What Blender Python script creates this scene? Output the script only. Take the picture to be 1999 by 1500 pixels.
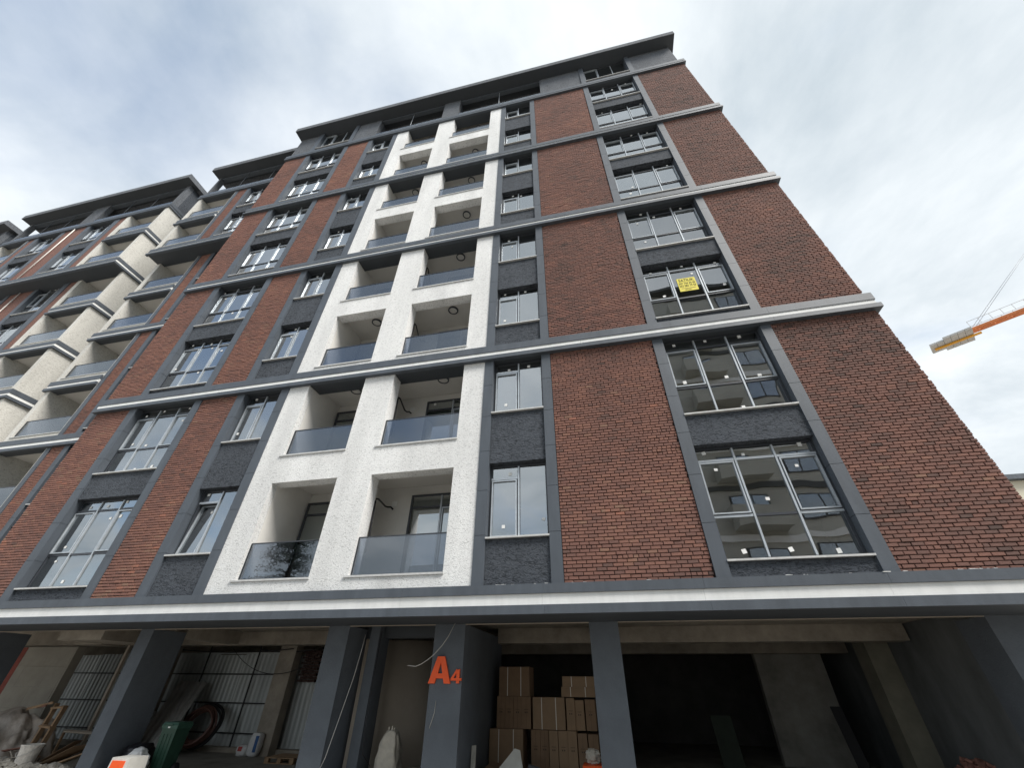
import bpy, math, random
from mathutils import Vector, Matrix, noise
random.seed(7)
R = math.radians
scene = bpy.context.scene
for o in list(bpy.data.objects): bpy.data.objects.remove(o)

# ------------------------------------------------------------------ camera
CAM = Vector((0.7826, -8.0230, 1.6024)); FPX = 783.374; PW, PH = 1999, 1500
yaw, pit, rol = R(-12.6185), R(36.9285), R(0.6581)
F = Vector((math.sin(yaw)*math.cos(pit), math.cos(yaw)*math.cos(pit), math.sin(pit)))
r0 = Vector((math.cos(yaw), -math.sin(yaw), 0)); u0 = r0.cross(F)
RT = r0*math.cos(rol) + u0*math.sin(rol); UP = -r0*math.sin(rol) + u0*math.cos(rol)
cd = bpy.data.cameras.new('camera'); cam = bpy.data.objects.new('camera', cd)
scene.collection.objects.link(cam); scene.camera = cam
cam.matrix_world = Matrix(((RT.x, UP.x, -F.x, CAM.x), (RT.y, UP.y, -F.y, CAM.y), (RT.z, UP.z, -F.z, CAM.z), (0, 0, 0, 1)))
cd.sensor_fit = 'HORIZONTAL'; cd.sensor_width = 36; cd.lens = FPX/PW*36
cd.clip_start = 0.05; cd.clip_end = 2000

def px(u, v, x=None, y=None, z=None):
    """photo pixel -> world point on the plane x=, y= or z= that the thing touches"""
    d = F + RT*((u-PW/2)/FPX) - UP*((v-PH/2)/FPX)
    t = ((x-CAM.x)/d.x) if x is not None else ((y-CAM.y)/d.y) if y is not None else ((z-CAM.z)/d.z)
    return CAM + d*t
def proj(p):
    d = p-CAM; w = d.dot(F)
    return (PW/2+FPX*d.dot(RT)/w, PH/2-FPX*d.dot(UP)/w, w)

# ------------------------------------------------------------------ world, sun, exposure
SUN_EL, SUN_AZ = R(50), math.atan2(0.85, -0.53)
w = bpy.data.worlds.new('World'); scene.world = w; w.use_nodes = True
nt = w.node_tree; N = nt.nodes; L = nt.links
for n in list(N): N.remove(n)
def node(t, **k):
    n = N.new(t)
    for a, b in k.items(): setattr(n, a, b)
    return n
out = node('ShaderNodeOutputWorld'); bg = node('ShaderNodeBackground'); bg.inputs[1].default_value = 0.1
sky = node('ShaderNodeTexSky'); sky.sky_type = 'NISHITA'; sky.sun_disc = False
sky.sun_elevation = SUN_EL; sky.sun_rotation = SUN_AZ; sky.dust_density = 1.0; sky.ozone_density = 1.5
tc = node('ShaderNodeTexCoord'); sep = node('ShaderNodeSeparateXYZ'); L.new(tc.outputs['Generated'], sep.inputs[0])
mx = node('ShaderNodeMath', operation='MAXIMUM'); mx.inputs[1].default_value = 0.0; L.new(sep.outputs[2], mx.inputs[0])
ad = node('ShaderNodeMath', operation='ADD'); ad.inputs[1].default_value = 0.22; L.new(mx.outputs[0], ad.inputs[0])
cx = node('ShaderNodeMath', operation='DIVIDE'); L.new(sep.outputs[0], cx.inputs[0]); L.new(ad.outputs[0], cx.inputs[1])
cy = node('ShaderNodeMath', operation='DIVIDE'); L.new(sep.outputs[1], cy.inputs[0]); L.new(ad.outputs[0], cy.inputs[1])
cmb = node('ShaderNodeCombineXYZ'); L.new(cx.outputs[0], cmb.inputs[0]); L.new(cy.outputs[0], cmb.inputs[1])
mp = node('ShaderNodeMapping'); mp.inputs['Location'].default_value = (7.717, -16.525, 0); L.new(cmb.outputs[0], mp.inputs[0])
n1 = node('ShaderNodeTexNoise'); n1.inputs['Scale'].default_value = 0.95; n1.inputs['Detail'].default_value = 7; n1.inputs['Roughness'].default_value = 0.52; n1.inputs['Distortion'].default_value = 0.5
n2 = node('ShaderNodeTexNoise'); n2.inputs['Scale'].default_value = 1.7; n2.inputs['Detail'].default_value = 8; n2.inputs['Roughness'].default_value = 0.6; n2.inputs['Distortion'].default_value = 0.3
L.new(mp.outputs[0], n1.inputs['Vector']); L.new(mp.outputs[0], n2.inputs['Vector'])
r1 = node('ShaderNodeValToRGB'); r1.color_ramp.elements[0].position = 0.30; r1.color_ramp.elements[1].position = 0.54
r1.color_ramp.elements[0].color = (0.34, 0.34, 0.34, 1); r1.color_ramp.interpolation = 'EASE'
r2 = node('ShaderNodeValToRGB'); r2.color_ramp.elements[0].position = 0.32; r2.color_ramp.elements[1].position = 0.66
r2.color_ramp.elements[0].color = (3.2, 3.65, 4.0, 1); r2.color_ramp.elements[1].color = (5.6, 5.85, 6.0, 1)
L.new(n1.outputs[0], r1.inputs[0]); L.new(n2.outputs[0], r2.inputs[0])
ms = node('ShaderNodeMix', data_type='RGBA')
L.new(r1.outputs[0], ms.inputs[0]); L.new(r2.outputs[0], ms.inputs[7])
gain = node('ShaderNodeMix', data_type='RGBA', blend_type='MULTIPLY'); gain.inputs[0].default_value = 1; gain.inputs[7].default_value = (1.0, 1.12, 1.15, 1)
L.new(sky.outputs[0], gain.inputs[6]); L.new(gain.outputs[2], ms.inputs[6])
L.new(ms.outputs[2], bg.inputs[0]); L.new(bg.outputs[0], out.inputs[0])

sl = bpy.data.lights.new('sun', 'SUN'); sl.energy = 2.6; sl.angle = R(26); sl.color = (1, 0.96, 0.9)
so = bpy.data.objects.new('sun', sl); scene.collection.objects.link(so)
sd = Vector((math.sin(SUN_AZ)*math.cos(SUN_EL), math.cos(SUN_AZ)*math.cos(SUN_EL), math.sin(SUN_EL)))
so.rotation_euler = (-sd).to_track_quat('-Z', 'Y').to_euler(); so.location = (0, -30, 60)

scene.render.engine = 'CYCLES'
vs = scene.view_settings; vs.view_transform = 'Standard'; vs.look = 'None'; vs.exposure = 0.95; vs.gamma = 1; vs.use_curve_mapping = False
scene.render.resolution_x = 1024; scene.render.resolution_y = 769
scene.cycles.max_bounces = 7; scene.cycles.transparent_max_bounces = 12; scene.cycles.caustics_reflective = False; scene.cycles.caustics_refractive = False

# ------------------------------------------------------------------ materials
MATS = {}
def mat(name, col, rough=0.7, var=0.0, vscale=3.0, bump=0.0, bscale=40.0, metal=0.0, spec=0.5, streak=0.0, col2=None, detail=6):
    if name in MATS: return MATS[name]
    m = bpy.data.materials.new(name); m.use_nodes = True; t = m.node_tree; b = t.nodes['Principled BSDF']
    b.inputs['Base Color'].default_value = (*col, 1); b.inputs['Roughness'].default_value = rough
    b.inputs['Metallic'].default_value = metal; b.inputs['Specular IOR Level'].default_value = spec
    g = t.nodes.new('ShaderNodeNewGeometry')
    if var or col2:
        n = t.nodes.new('ShaderNodeTexNoise'); n.inputs['Scale'].default_value = vscale; n.inputs['Detail'].default_value = detail; n.inputs['Roughness'].default_value = 0.62
        mpn = t.nodes.new('ShaderNodeMapping'); mpn.inputs['Scale'].default_value = (1, 1, 1-streak)
        t.links.new(g.outputs['Position'], mpn.inputs[0]); t.links.new(mpn.outputs[0], n.inputs['Vector'])
        rp = t.nodes.new('ShaderNodeValToRGB'); rp.color_ramp.elements[0].position = 0.3; rp.color_ramp.elements[1].position = 0.7
        a = [c*(1-var) for c in col]; c2 = col2 if col2 else [min(1, c*(1+var)) for c in col]
        rp.color_ramp.elements[0].color = (*(a if not col2 else col), 1); rp.color_ramp.elements[1].color = (*c2, 1)
        t.links.new(n.outputs[0], rp.inputs[0]); t.links.new(rp.outputs[0], b.inputs['Base Color'])
    if bump:
        n = t.nodes.new('ShaderNodeTexNoise'); n.inputs['Scale'].default_value = bscale; n.inputs['Detail'].default_value = 4
        t.links.new(g.outputs['Position'], n.inputs['Vector'])
        bp = t.nodes.new('ShaderNodeBump'); bp.inputs['Strength'].default_value = bump; bp.inputs['Distance'].default_value = 0.02
        t.links.new(n.outputs[0], bp.inputs['Height']); t.links.new(bp.outputs[0], b.inputs['Normal'])
    MATS[name] = m; return m

def stucco(name, col, pit, scale=14, aniso=2.2, strength=0.8, amount=0.5):
    """trowelled plaster: short horizontal scratches and pits, dark where the plaster is scored"""
    m = bpy.data.materials.new(name); m.use_nodes = True; t = m.node_tree; b = t.nodes['Principled BSDF']
    b.inputs['Roughness'].default_value = 0.9; b.inputs['Specular IOR Level'].default_value = 0.25
    g = t.nodes.new('ShaderNodeNewGeometry'); mp = t.nodes.new('ShaderNodeMapping'); mp.inputs['Scale'].default_value = (scale, scale, scale*aniso)
    t.links.new(g.outputs['Position'], mp.inputs[0])
    n = t.nodes.new('ShaderNodeTexNoise'); n.inputs['Scale'].default_value = 1.0; n.inputs['Detail'].default_value = 3; n.inputs['Roughness'].default_value = 0.6; n.inputs['Distortion'].default_value = 1.2
    t.links.new(mp.outputs[0], n.inputs['Vector'])
    rp = t.nodes.new('ShaderNodeValToRGB'); rp.color_ramp.elements[0].position = 0.34; rp.color_ramp.elements[1].position = 0.34+0.22*amount
    rp.color_ramp.elements[0].color = (*pit, 1); rp.color_ramp.elements[1].color = (*col, 1)
    t.links.new(n.outputs[0], rp.inputs[0])
    n2 = t.nodes.new('ShaderNodeTexNoise'); n2.inputs['Scale'].default_value = 0.5; n2.inputs['Detail'].default_value = 5
    mp2 = t.nodes.new('ShaderNodeMapping'); mp2.inputs['Scale'].default_value = (2.6, 2.6, 0.55); t.links.new(g.outputs['Position'], mp2.inputs[0]); t.links.new(mp2.outputs[0], n2.inputs['Vector'])
    mr = t.nodes.new('ShaderNodeMapRange'); mr.inputs[1].default_value = 0.3; mr.inputs[2].default_value = 0.62; mr.inputs[3].default_value = 0.84; mr.inputs[4].default_value = 1.03; t.links.new(n2.outputs[0], mr.inputs[0])
    mu = t.nodes.new('ShaderNodeMix'); mu.data_type = 'RGBA'; mu.blend_type = 'MULTIPLY'; mu.inputs[0].default_value = 1
    t.links.new(rp.outputs[0], mu.inputs[6]); t.links.new(mr.outputs[0], mu.inputs[7]); t.links.new(mu.outputs[2], b.inputs['Base Color'])
    bp = t.nodes.new('ShaderNodeBump'); bp.inputs['Strength'].default_value = strength; bp.inputs['Distance'].default_value = 0.03
    t.links.new(n.outputs[0], bp.inputs['Height']); t.links.new(bp.outputs[0], b.inputs['Normal'])
    MATS[name] = m; return m

def glassy(name, f0, tint, refl=(1, 1, 1)):
    m = bpy.data.materials.new(name); m.use_nodes = True; t = m.node_tree
    for n in list(t.nodes): t.nodes.remove(n)
    o = t.nodes.new('ShaderNodeOutputMaterial'); mxs = t.nodes.new('ShaderNodeMixShader')
    tr = t.nodes.new('ShaderNodeBsdfTransparent'); tr.inputs[0].default_value = (*tint, 1)
    gl = t.nodes.new('ShaderNodeBsdfGlossy'); gl.inputs['Roughness'].default_value = 0.0; gl.inputs[0].default_value = (*refl, 1)
    lw = t.nodes.new('ShaderNodeLayerWeight'); lw.inputs[0].default_value = 0.5
    pw = t.nodes.new('ShaderNodeMath'); pw.operation = 'POWER'; pw.inputs[1].default_value = 5; t.links.new(lw.outputs['Facing'], pw.inputs[0])
    ma = t.nodes.new('ShaderNodeMath'); ma.operation = 'MULTIPLY_ADD'; ma.inputs[1].default_value = 1-f0; ma.inputs[2].default_value = f0; t.links.new(pw.outputs[0], ma.inputs[0])
    g = t.nodes.new('ShaderNodeNewGeometry'); inv = t.nodes.new('ShaderNodeMath'); inv.operation = 'SUBTRACT'; inv.inputs[0].default_value = 1; t.links.new(g.outputs['Backfacing'], inv.inputs[1])
    fm = t.nodes.new('ShaderNodeMath'); fm.operation = 'MULTIPLY'; t.links.new(ma.outputs[0], fm.inputs[0]); t.links.new(inv.outputs[0], fm.inputs[1])
    t.links.new(fm.outputs[0], mxs.inputs[0]); t.links.new(tr.outputs[0], mxs.inputs[1]); t.links.new(gl.outputs[0], mxs.inputs[2]); t.links.new(mxs.outputs[0], o.inputs[0])
    # faint waviness of the pane
    nz = t.nodes.new('ShaderNodeTexNoise'); nz.inputs['Scale'].default_value = 1.1; nz.inputs['Detail'].default_value = 1; t.links.new(g.outputs['Position'], nz.inputs['Vector'])
    bp = t.nodes.new('ShaderNodeBump'); bp.inputs['Strength'].default_value = 0.10; bp.inputs['Distance'].default_value = 0.05; t.links.new(nz.outputs[0], bp.inputs['Height']); t.links.new(bp.outputs[0], gl.inputs['Normal'])
    MATS[name] = m; return m

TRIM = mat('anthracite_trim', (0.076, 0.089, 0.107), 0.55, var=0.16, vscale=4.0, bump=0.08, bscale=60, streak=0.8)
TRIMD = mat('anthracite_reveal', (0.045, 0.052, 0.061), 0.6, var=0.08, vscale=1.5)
WHITE = mat('white_stripe_paint', (0.84, 0.84, 0.82), 0.7, var=0.07, vscale=5.0, streak=0.75, bump=0.05, bscale=80)
STW = stucco('white_stucco', (0.84, 0.84, 0.83), (0.50, 0.50, 0.495), scale=23, strength=0.5, amount=0.6)
STC = stucco('cream_stucco', (0.66, 0.645, 0.60), (0.44, 0.425, 0.39), scale=14, strength=0.5, amount=0.75)
STL = stucco('sky_lit_grey_stucco', (0.150, 0.160, 0.176), (0.07, 0.076, 0.085), scale=11, strength=0.8, amount=0.9)  # grey stucco with the brighter skylight at attic height put into its colour
STG = stucco('grey_stucco', (0.084, 0.094, 0.110), (0.032, 0.036, 0.043), scale=12, strength=0.9, amount=0.9)
LOGW = mat('loggia_plaster', (0.76, 0.74, 0.70), 0.85, var=0.05, vscale=2, bump=0.12, bscale=35)
CEIL = mat('ceiling_plaster', (0.74, 0.71, 0.66), 0.9, var=0.03, vscale=2)
ROOM = mat('room_plaster', (0.50, 0.50, 0.47), 0.9, var=0.08, vscale=1.5)
SILL = mat('sill_stone', (0.55, 0.55, 0.54), 0.5, var=0.15, vscale=12)
ALU = mat('silver_profile', (0.47, 0.51, 0.55), 0.35, var=0.12, vscale=6, metal=0.25)
DFR = mat('dark_profile', (0.045, 0.05, 0.06), 0.4)
GLASS = glassy('window_glass', 0.40, (0.62, 0.66, 0.64), (0.93, 0.97, 1.0))
GLASR = glassy('clear_window_glass', 0.32, (0.72, 0.76, 0.73), (0.95, 0.97, 1.0))
BALG = glassy('smoked_balustrade_glass', 0.17, (0.46, 0.49, 0.54), (0.85, 0.92, 1.0))
STICK = mat('sticker_white', (0.80, 0.80, 0.78), 0.6)
MORT = mat('mortar', (0.036, 0.021, 0.018), 0.95, var=0.25, vscale=20)
CONC = mat('raw_concrete', (0.32, 0.285, 0.24), 0.95, var=0.28, vscale=2.2, bump=0.25, bscale=25)
CONCD = mat('dirty_concrete', (0.25, 0.24, 0.215), 0.95, var=0.3, vscale=1.6, bump=0.2, bscale=18)
PLG = mat('grey_render', (0.155, 0.165, 0.168), 0.95, var=0.35, vscale=1.3, bump=0.15, bscale=15, streak=0.5)
BEIGE = mat('beige_render', (0.33, 0.285, 0.235), 0.9, var=0.10, vscale=1.5, bump=0.08, bscale=12)
BLOCKW = mat('pale_block_wall', (0.36, 0.335, 0.29), 0.95, var=0.13, vscale=2.5, bump=0.1, bscale=20)
REDP = mat('red_primer', (0.26, 0.07, 0.055), 0.9, var=0.25, vscale=4)
CORR = mat('galvanised_sheet', (0.50, 0.53, 0.53), 0.5, var=0.28, vscale=1.8, metal=0.15, streak=0.8)
STEEL = mat('black_steel', (0.018, 0.018, 0.02), 0.6)
CARD = mat('cardboard', (0.25, 0.17, 0.105), 0.9, var=0.08, vscale=5)
CARD2 = mat('cardboard_darker', (0.20, 0.13, 0.08), 0.9, var=0.1, vscale=5)
STRAP = mat('white_strap', (0.65, 0.63, 0.58), 0.6)
INK = mat('black_ink', (0.02, 0.018, 0.016), 0.8)
ORG = mat('orange_sign', (0.90, 0.10, 0.008), 0.5, var=0.06, vscale=9)
YEL = mat('yellow_sheet', (0.72, 0.62, 0.05), 0.6)
WOOD = mat('old_wood', (0.26, 0.17, 0.10), 0.9, var=0.35, vscale=9)
WOODR = mat('red_wood', (0.16, 0.07, 0.05), 0.9, var=0.3, vscale=9)
GREEN = mat('green_plastic', (0.018, 0.06, 0.038), 0.5, var=0.2, vscale=6)
GREENL = mat('green_lid', (0.03, 0.085, 0.06), 0.5, var=0.15, vscale=6)
SACK = mat('woven_sack', (0.50, 0.465, 0.40), 0.85, var=0.15, vscale=9, bump=0.3, bscale=16)
WSACK = mat('white_plastic', (0.66, 0.66, 0.66), 0.6, var=0.12, vscale=10, bump=0.4, bscale=12)
TARP = mat('grey_tarp', (0.33, 0.285, 0.245), 0.5, var=0.45, vscale=3.2, bump=1.0, bscale=9)
TARPW = mat('clear_sheet', (0.60, 0.59, 0.56), 0.4, var=0.35, vscale=4, bump=1.0, bscale=9)
BLKB = mat('black_bag', (0.015, 0.015, 0.02), 0.4, bump=0.5, bscale=10)
HOSE = mat('brown_hose', (0.13, 0.062, 0.05), 0.5, var=0.2, vscale=5)
HOSEB = mat('black_hose', (0.015, 0.015, 0.018), 0.5)
RUBB = mat('rubble', (0.30, 0.28, 0.245), 0.95, var=0.4, vscale=14)
RUBR = mat('brick_rubble', (0.33, 0.16, 0.125), 0.95, var=0.3, vscale=9, bump=0.4, bscale=20)
BLUEB = mat('blue_print', (0.03, 0.10, 0.28), 0.6)
REDB = mat('red_print', (0.42, 0.05, 0.04), 0.6)
CRNO = mat('crane_orange', (0.62, 0.20, 0.06), 0.6, var=0.15, vscale=1)
CRNY = mat('crane_yellow', (0.75, 0.36, 0.03), 0.6)
CRNC = mat('ballast_concrete', (0.50, 0.48, 0.45), 0.9, var=0.15, vscale=0.7)
CABLE = mat('steel_cable', (0.30, 0.32, 0.35), 0.5)
WIRE = mat('grey_wire', (0.42, 0.41, 0.39), 0.6)
OPPW = mat('opposite_render', (0.50, 0.49, 0.44), 0.9, var=0.08, vscale=1)
OPPD = mat('opposite_dark', (0.06, 0.06, 0.062), 0.5)
CREAM = mat('cream_render', (0.66, 0.62, 0.50), 0.9, var=0.06, vscale=0.6)
GROUND = mat('dusty_yard', (0.32, 0.30, 0.27), 0.95, var=0.3, vscale=0.7, bump=0.3, bscale=12)
BARK = mat('bark', (0.07, 0.05, 0.035), 0.95, var=0.3, vscale=8)
NEED = mat('needles', (0.035, 0.06, 0.035), 0.8, var=0.5, vscale=2)
BROWNB = mat('brown_brick_patch', (0.06, 0.035, 0.03), 0.95, var=0.3, vscale=12)

def brick_material():
    m = bpy.data.materials.new('clinker_brick'); m.use_nodes = True; t = m.node_tree; b = t.nodes['Principled BSDF']
    b.inputs['Roughness'].default_value = 0.85; b.inputs['Specular IOR Level'].default_value = 0.3
    at = t.nodes.new('ShaderNodeAttribute'); at.attribute_name = 'tint'
    rp = t.nodes.new('ShaderNodeValToRGB'); e = rp.color_ramp.elements
    e[0].position = 0.0; e[0].color = (0.10, 0.066, 0.057, 1); e[1].position = 1.0; e[1].color = (0.32, 0.145, 0.102, 1)
    for p, c in ((0.15, (0.15, 0.088, 0.074)), (0.5, (0.205, 0.105, 0.084)), (0.8, (0.255, 0.128, 0.096)), (0.92, (0.24, 0.145, 0.105))):
        q = e.new(p); q.color = (*c, 1)
    g = t.nodes.new('ShaderNodeNewGeometry')
    n = t.nodes.new('ShaderNodeTexNoise'); n.inputs['Scale'].default_value = 0.55; n.inputs['Detail'].default_value = 4; t.links.new(g.outputs['Position'], n.inputs['Vector'])
    mr = t.nodes.new('ShaderNodeMapRange'); mr.inputs[1].default_value = 0.3; mr.inputs[2].default_value = 0.7; mr.inputs[3].default_value = -0.22; mr.inputs[4].default_value = 0.22; t.links.new(n.outputs[0], mr.inputs[0])
    sm = t.nodes.new('ShaderNodeMath'); sm.operation = 'ADD'; sm.use_clamp = True; t.links.new(at.outputs['Fac'], sm.inputs[0]); t.links.new(mr.outputs[0], sm.inputs[1])
    t.links.new(sm.outputs[0], rp.inputs[0])
    n2 = t.nodes.new('ShaderNodeTexNoise'); n2.inputs['Scale'].default_value = 45; n2.inputs['Detail'].default_value = 3; t.links.new(g.outputs['Position'], n2.inputs['Vector'])
    m2 = t.nodes.new('ShaderNodeMapRange'); m2.inputs[3].default_value = 0.84; m2.inputs[4].default_value = 1.16; t.links.new(n2.outputs[0], m2.inputs[0])
    mu = t.nodes.new('ShaderNodeMix'); mu.data_type = 'RGBA'; mu.blend_type = 'MULTIPLY'; mu.inputs[0].default_value = 1
    t.links.new(rp.outputs[0], mu.inputs[6]); t.links.new(m2.outputs[0], mu.inputs[7]); t.links.new(mu.outputs[2], b.inputs['Base Color'])
    bp = t.nodes.new('ShaderNodeBump'); bp.inputs['Strength'].default_value = 0.4; bp.inputs['Distance'].default_value = 0.01; t.links.new(n2.outputs[0], bp.inputs['Height']); t.links.new(bp.outputs[0], b.inputs['Normal'])
    return m
BRICK = brick_material()

def brick_texture():
    """brick pattern for walls too far off to tell bricks apart"""
    m = bpy.data.materials.new('distant_brick'); m.use_nodes = True; t = m.node_tree; b = t.nodes['Principled BSDF']; b.inputs['Roughness'].default_value = 0.9
    g = t.nodes.new('ShaderNodeNewGeometry'); sp = t.nodes.new('ShaderNodeSeparateXYZ'); cb = t.nodes.new('ShaderNodeCombineXYZ')
    t.links.new(g.outputs['Position'], sp.inputs[0]); t.links.new(sp.outputs[0], cb.inputs[0]); t.links.new(sp.outputs[2], cb.inputs[1])
    br = t.nodes.new('ShaderNodeTexBrick'); br.inputs['Scale'].default_value = 1; br.inputs['Brick Width'].default_value = 0.184; br.inputs['Row Height'].default_value = 0.0665
    br.inputs['Mortar Size'].default_value = 0.006; br.inputs['Color1'].default_value = (0.235, 0.11, 0.082, 1); br.inputs['Color2'].default_value = (0.18, 0.09, 0.07, 1); br.inputs['Mortar'].default_value = (0.045, 0.026, 0.022, 1)
    t.links.new(cb.outputs[0], br.inputs['Vector']); t.links.new(br.outputs[0], b.inputs['Base Color'])
    return m
BRICKT = brick_texture()

# ------------------------------------------------------------------ helpers
COL = scene.collection
ORIG = {}
def link(o, parent, org):
    COL.objects.link(o); ORIG[o.name] = org
    if parent is not None:
        o.parent = parent; o.location = org-ORIG[parent.name]
    else: o.location = org
    return o
def mo(name, V, Fc, m, parent=None, smooth=False, org=None):
    V = [Vector(v) for v in V]
    if org is None:
        lo = Vector((min(v.x for v in V), min(v.y for v in V), min(v.z for v in V))); hi = Vector((max(v.x for v in V), max(v.y for v in V), max(v.z for v in V)))
        org = Vector(((lo.x+hi.x)/2, (lo.y+hi.y)/2, lo.z))
    me = bpy.data.meshes.new(name); me.from_pydata([v-org for v in V], [], Fc); me.update()
    mm = m if isinstance(m, (list, tuple)) else [m]
    for q in mm: me.materials.append(q)
    if smooth: me.polygons.foreach_set('use_smooth', [True]*len(me.polygons))
    return link(bpy.data.objects.new(name, me), parent, org)
BF = [(0, 3, 2, 1), (4, 5, 6, 7), (0, 1, 5, 4), (1, 2, 6, 5), (2, 3, 7, 6), (3, 0, 4, 7)]
def bv(a, b):
    x0, x1 = sorted((a[0], b[0])); y0, y1 = sorted((a[1], b[1])); z0, z1 = sorted((a[2], b[2]))
    return [Vector(p) for p in ((x0, y0, z0), (x1, y0, z0), (x1, y1, z0), (x0, y1, z0), (x0, y0, z1), (x1, y0, z1), (x1, y1, z1), (x0, y1, z1))]
def box(name, a, b, m, parent=None): return mo(name, bv(a, b), BF, m, parent)
def boxes(name, L_, m, parent=None):
    V, Fc = [], []
    for a, b in L_:
        k = len(V); V += bv(a, b); Fc += [tuple(i+k for i in f) for f in BF]
    return mo(name, V, Fc, m, parent)
def obv(c, ax, ay, az):
    c, ax, ay, az = map(Vector, (c, ax, ay, az))
    return [c+ax*i+ay*j+az*k for i, j, k in ((-1, -1, -1), (1, -1, -1), (1, 1, -1), (-1, 1, -1), (-1, -1, 1), (1, -1, 1), (1, 1, 1), (-1, 1, 1))]
def beam(name, p, q, w_, h_, m, parent=None, up=(0, 0, 1)):
    p, q = Vector(p), Vector(q); d = (q-p).normalized(); s = d.cross(Vector(up))
    if s.length < 1e-4: s = d.cross(Vector((0, 1, 0)))
    s.normalize(); u = s.cross(d)
    return mo(name, obv((p+q)/2, d*((q-p).length/2), s*(w_/2), u*(h_/2)), BF, m, parent)
def frame_geo(x0, x1, z0, z1, y0, y1, w_):
    V, Fc = [], []
    for y in (y0, y1):
        V += [Vector(p) for p in ((x0, y, z0), (x1, y, z0), (x1, y, z1), (x0, y, z1), (x0+w_, y, z0+w_), (x1-w_, y, z0+w_), (x1-w_, y, z1-w_), (x0+w_, y, z1-w_))]
    for i in range(4):
        j = (i+1) % 4
        Fc += [(i, j, 4+j, 4+i), (8+j, 8+i, 12+i, 12+j), (i, 8+i, 8+j, j), (4+j, 12+j, 12+i, 4+i)]
    return V, Fc
def tube(name, P, r, m, parent=None, n=7, closed=False):
    P = [Vector(p) for p in P]; V, Fc = [], []
    rr = r if isinstance(r, (list, tuple)) else [r]*len(P)
    for i, p in enumerate(P):
        a = P[i-1] if (i > 0 or closed) else p; b = P[(i+1) % len(P)] if (i < len(P)-1 or closed) else p
        d = (b-a).normalized(); s = d.cross(Vector((0, 0, 1)))
        if s.length < 0.05: s = d.cross(Vector((0, 1, 0)))
        s.normalize(); u = s.cross(d)
        V += [p+s*(rr[i]*math.cos(2*math.pi*k/n))+u*(rr[i]*math.sin(2*math.pi*k/n)) for k in range(n)]
    m_ = len(P)
    for i in range(m_ if closed else m_-1):
        j = (i+1) % m_
        for k in range(n): Fc.append((i*n+k, i*n+(k+1) % n, j*n+(k+1) % n, j*n+k))
    if not closed: Fc += [tuple(range(n))[::-1], tuple((m_-1)*n+k for k in range(n))]
    return mo(name, V, Fc, m, parent, smooth=True)
def blob(name, c, rad, m, parent=None, seed=0, amp=0.12, sq=0.7, freq=2.2, nu=20, nv=12, top=None):
    V, Fc = [], []; c = Vector(c)
    f = lambda t: math.copysign(abs(t)**sq, t)
    for j in range(nv+1):
        ph = -math.pi/2+math.pi*j/nv
        for i in range(nu):
            th = 2*math.pi*i/nu
            p = Vector((f(math.cos(ph))*f(math.cos(th)), f(math.cos(ph))*f(math.sin(th)), f(math.sin(ph))))
            k = 1+amp*noise.noise(p*freq+Vector((seed*3.1, seed*1.7, 0)))*2
            if top: k_ = 1-(1-top)*max(0, p.z); p = Vector((p.x*k_, p.y*k_, p.z))
            V.append(c+Vector((p.x*rad[0]*k, p.y*rad[1]*k, p.z*rad[2]*(1+amp*0.4*noise.noise(p*3+Vector((seed, 5, 1)))))))
    for j in range(nv):
        for i in range(nu):
            a, b = j*nu+i, j*nu+(i+1) % nu
            Fc.append((a, b, b+nu, a+nu))
    return mo(name, V, Fc, m, parent, smooth=True)
def prism(name, P2, y0, y1, m, parent=None, holes=None):
    """outline in x,z extruded along y"""
    n = len(P2); V = [(p[0], y0, p[1]) for p in P2]+[(p[0], y1, p[1]) for p in P2]
    Fc = [tuple(range(n)), tuple(range(2*n-1, n-1, -1))]+[(i, n+i, n+(i+1) % n, (i+1) % n) for i in range(n)]
    return mo(name, V, Fc, m, parent)
def thing(name, loc, label, cat, group=None):
    o = bpy.data.objects.new(name, None); o.empty_display_size = 0.3; link(o, None, Vector(loc)); tag(o, label, cat, group); return o
def tag(o, label, cat, group=None):
    o['label'] = label; o['category'] = cat
    if group: o['group'] = group
    return o
def stuff(o): o['kind'] = 'stuff'; return o

# ------------------------------------------------------------------ ground
g = box('ground', (-400, -400, -0.3), (400, 400, 0), GROUND); g['kind'] = 'structure'

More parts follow.
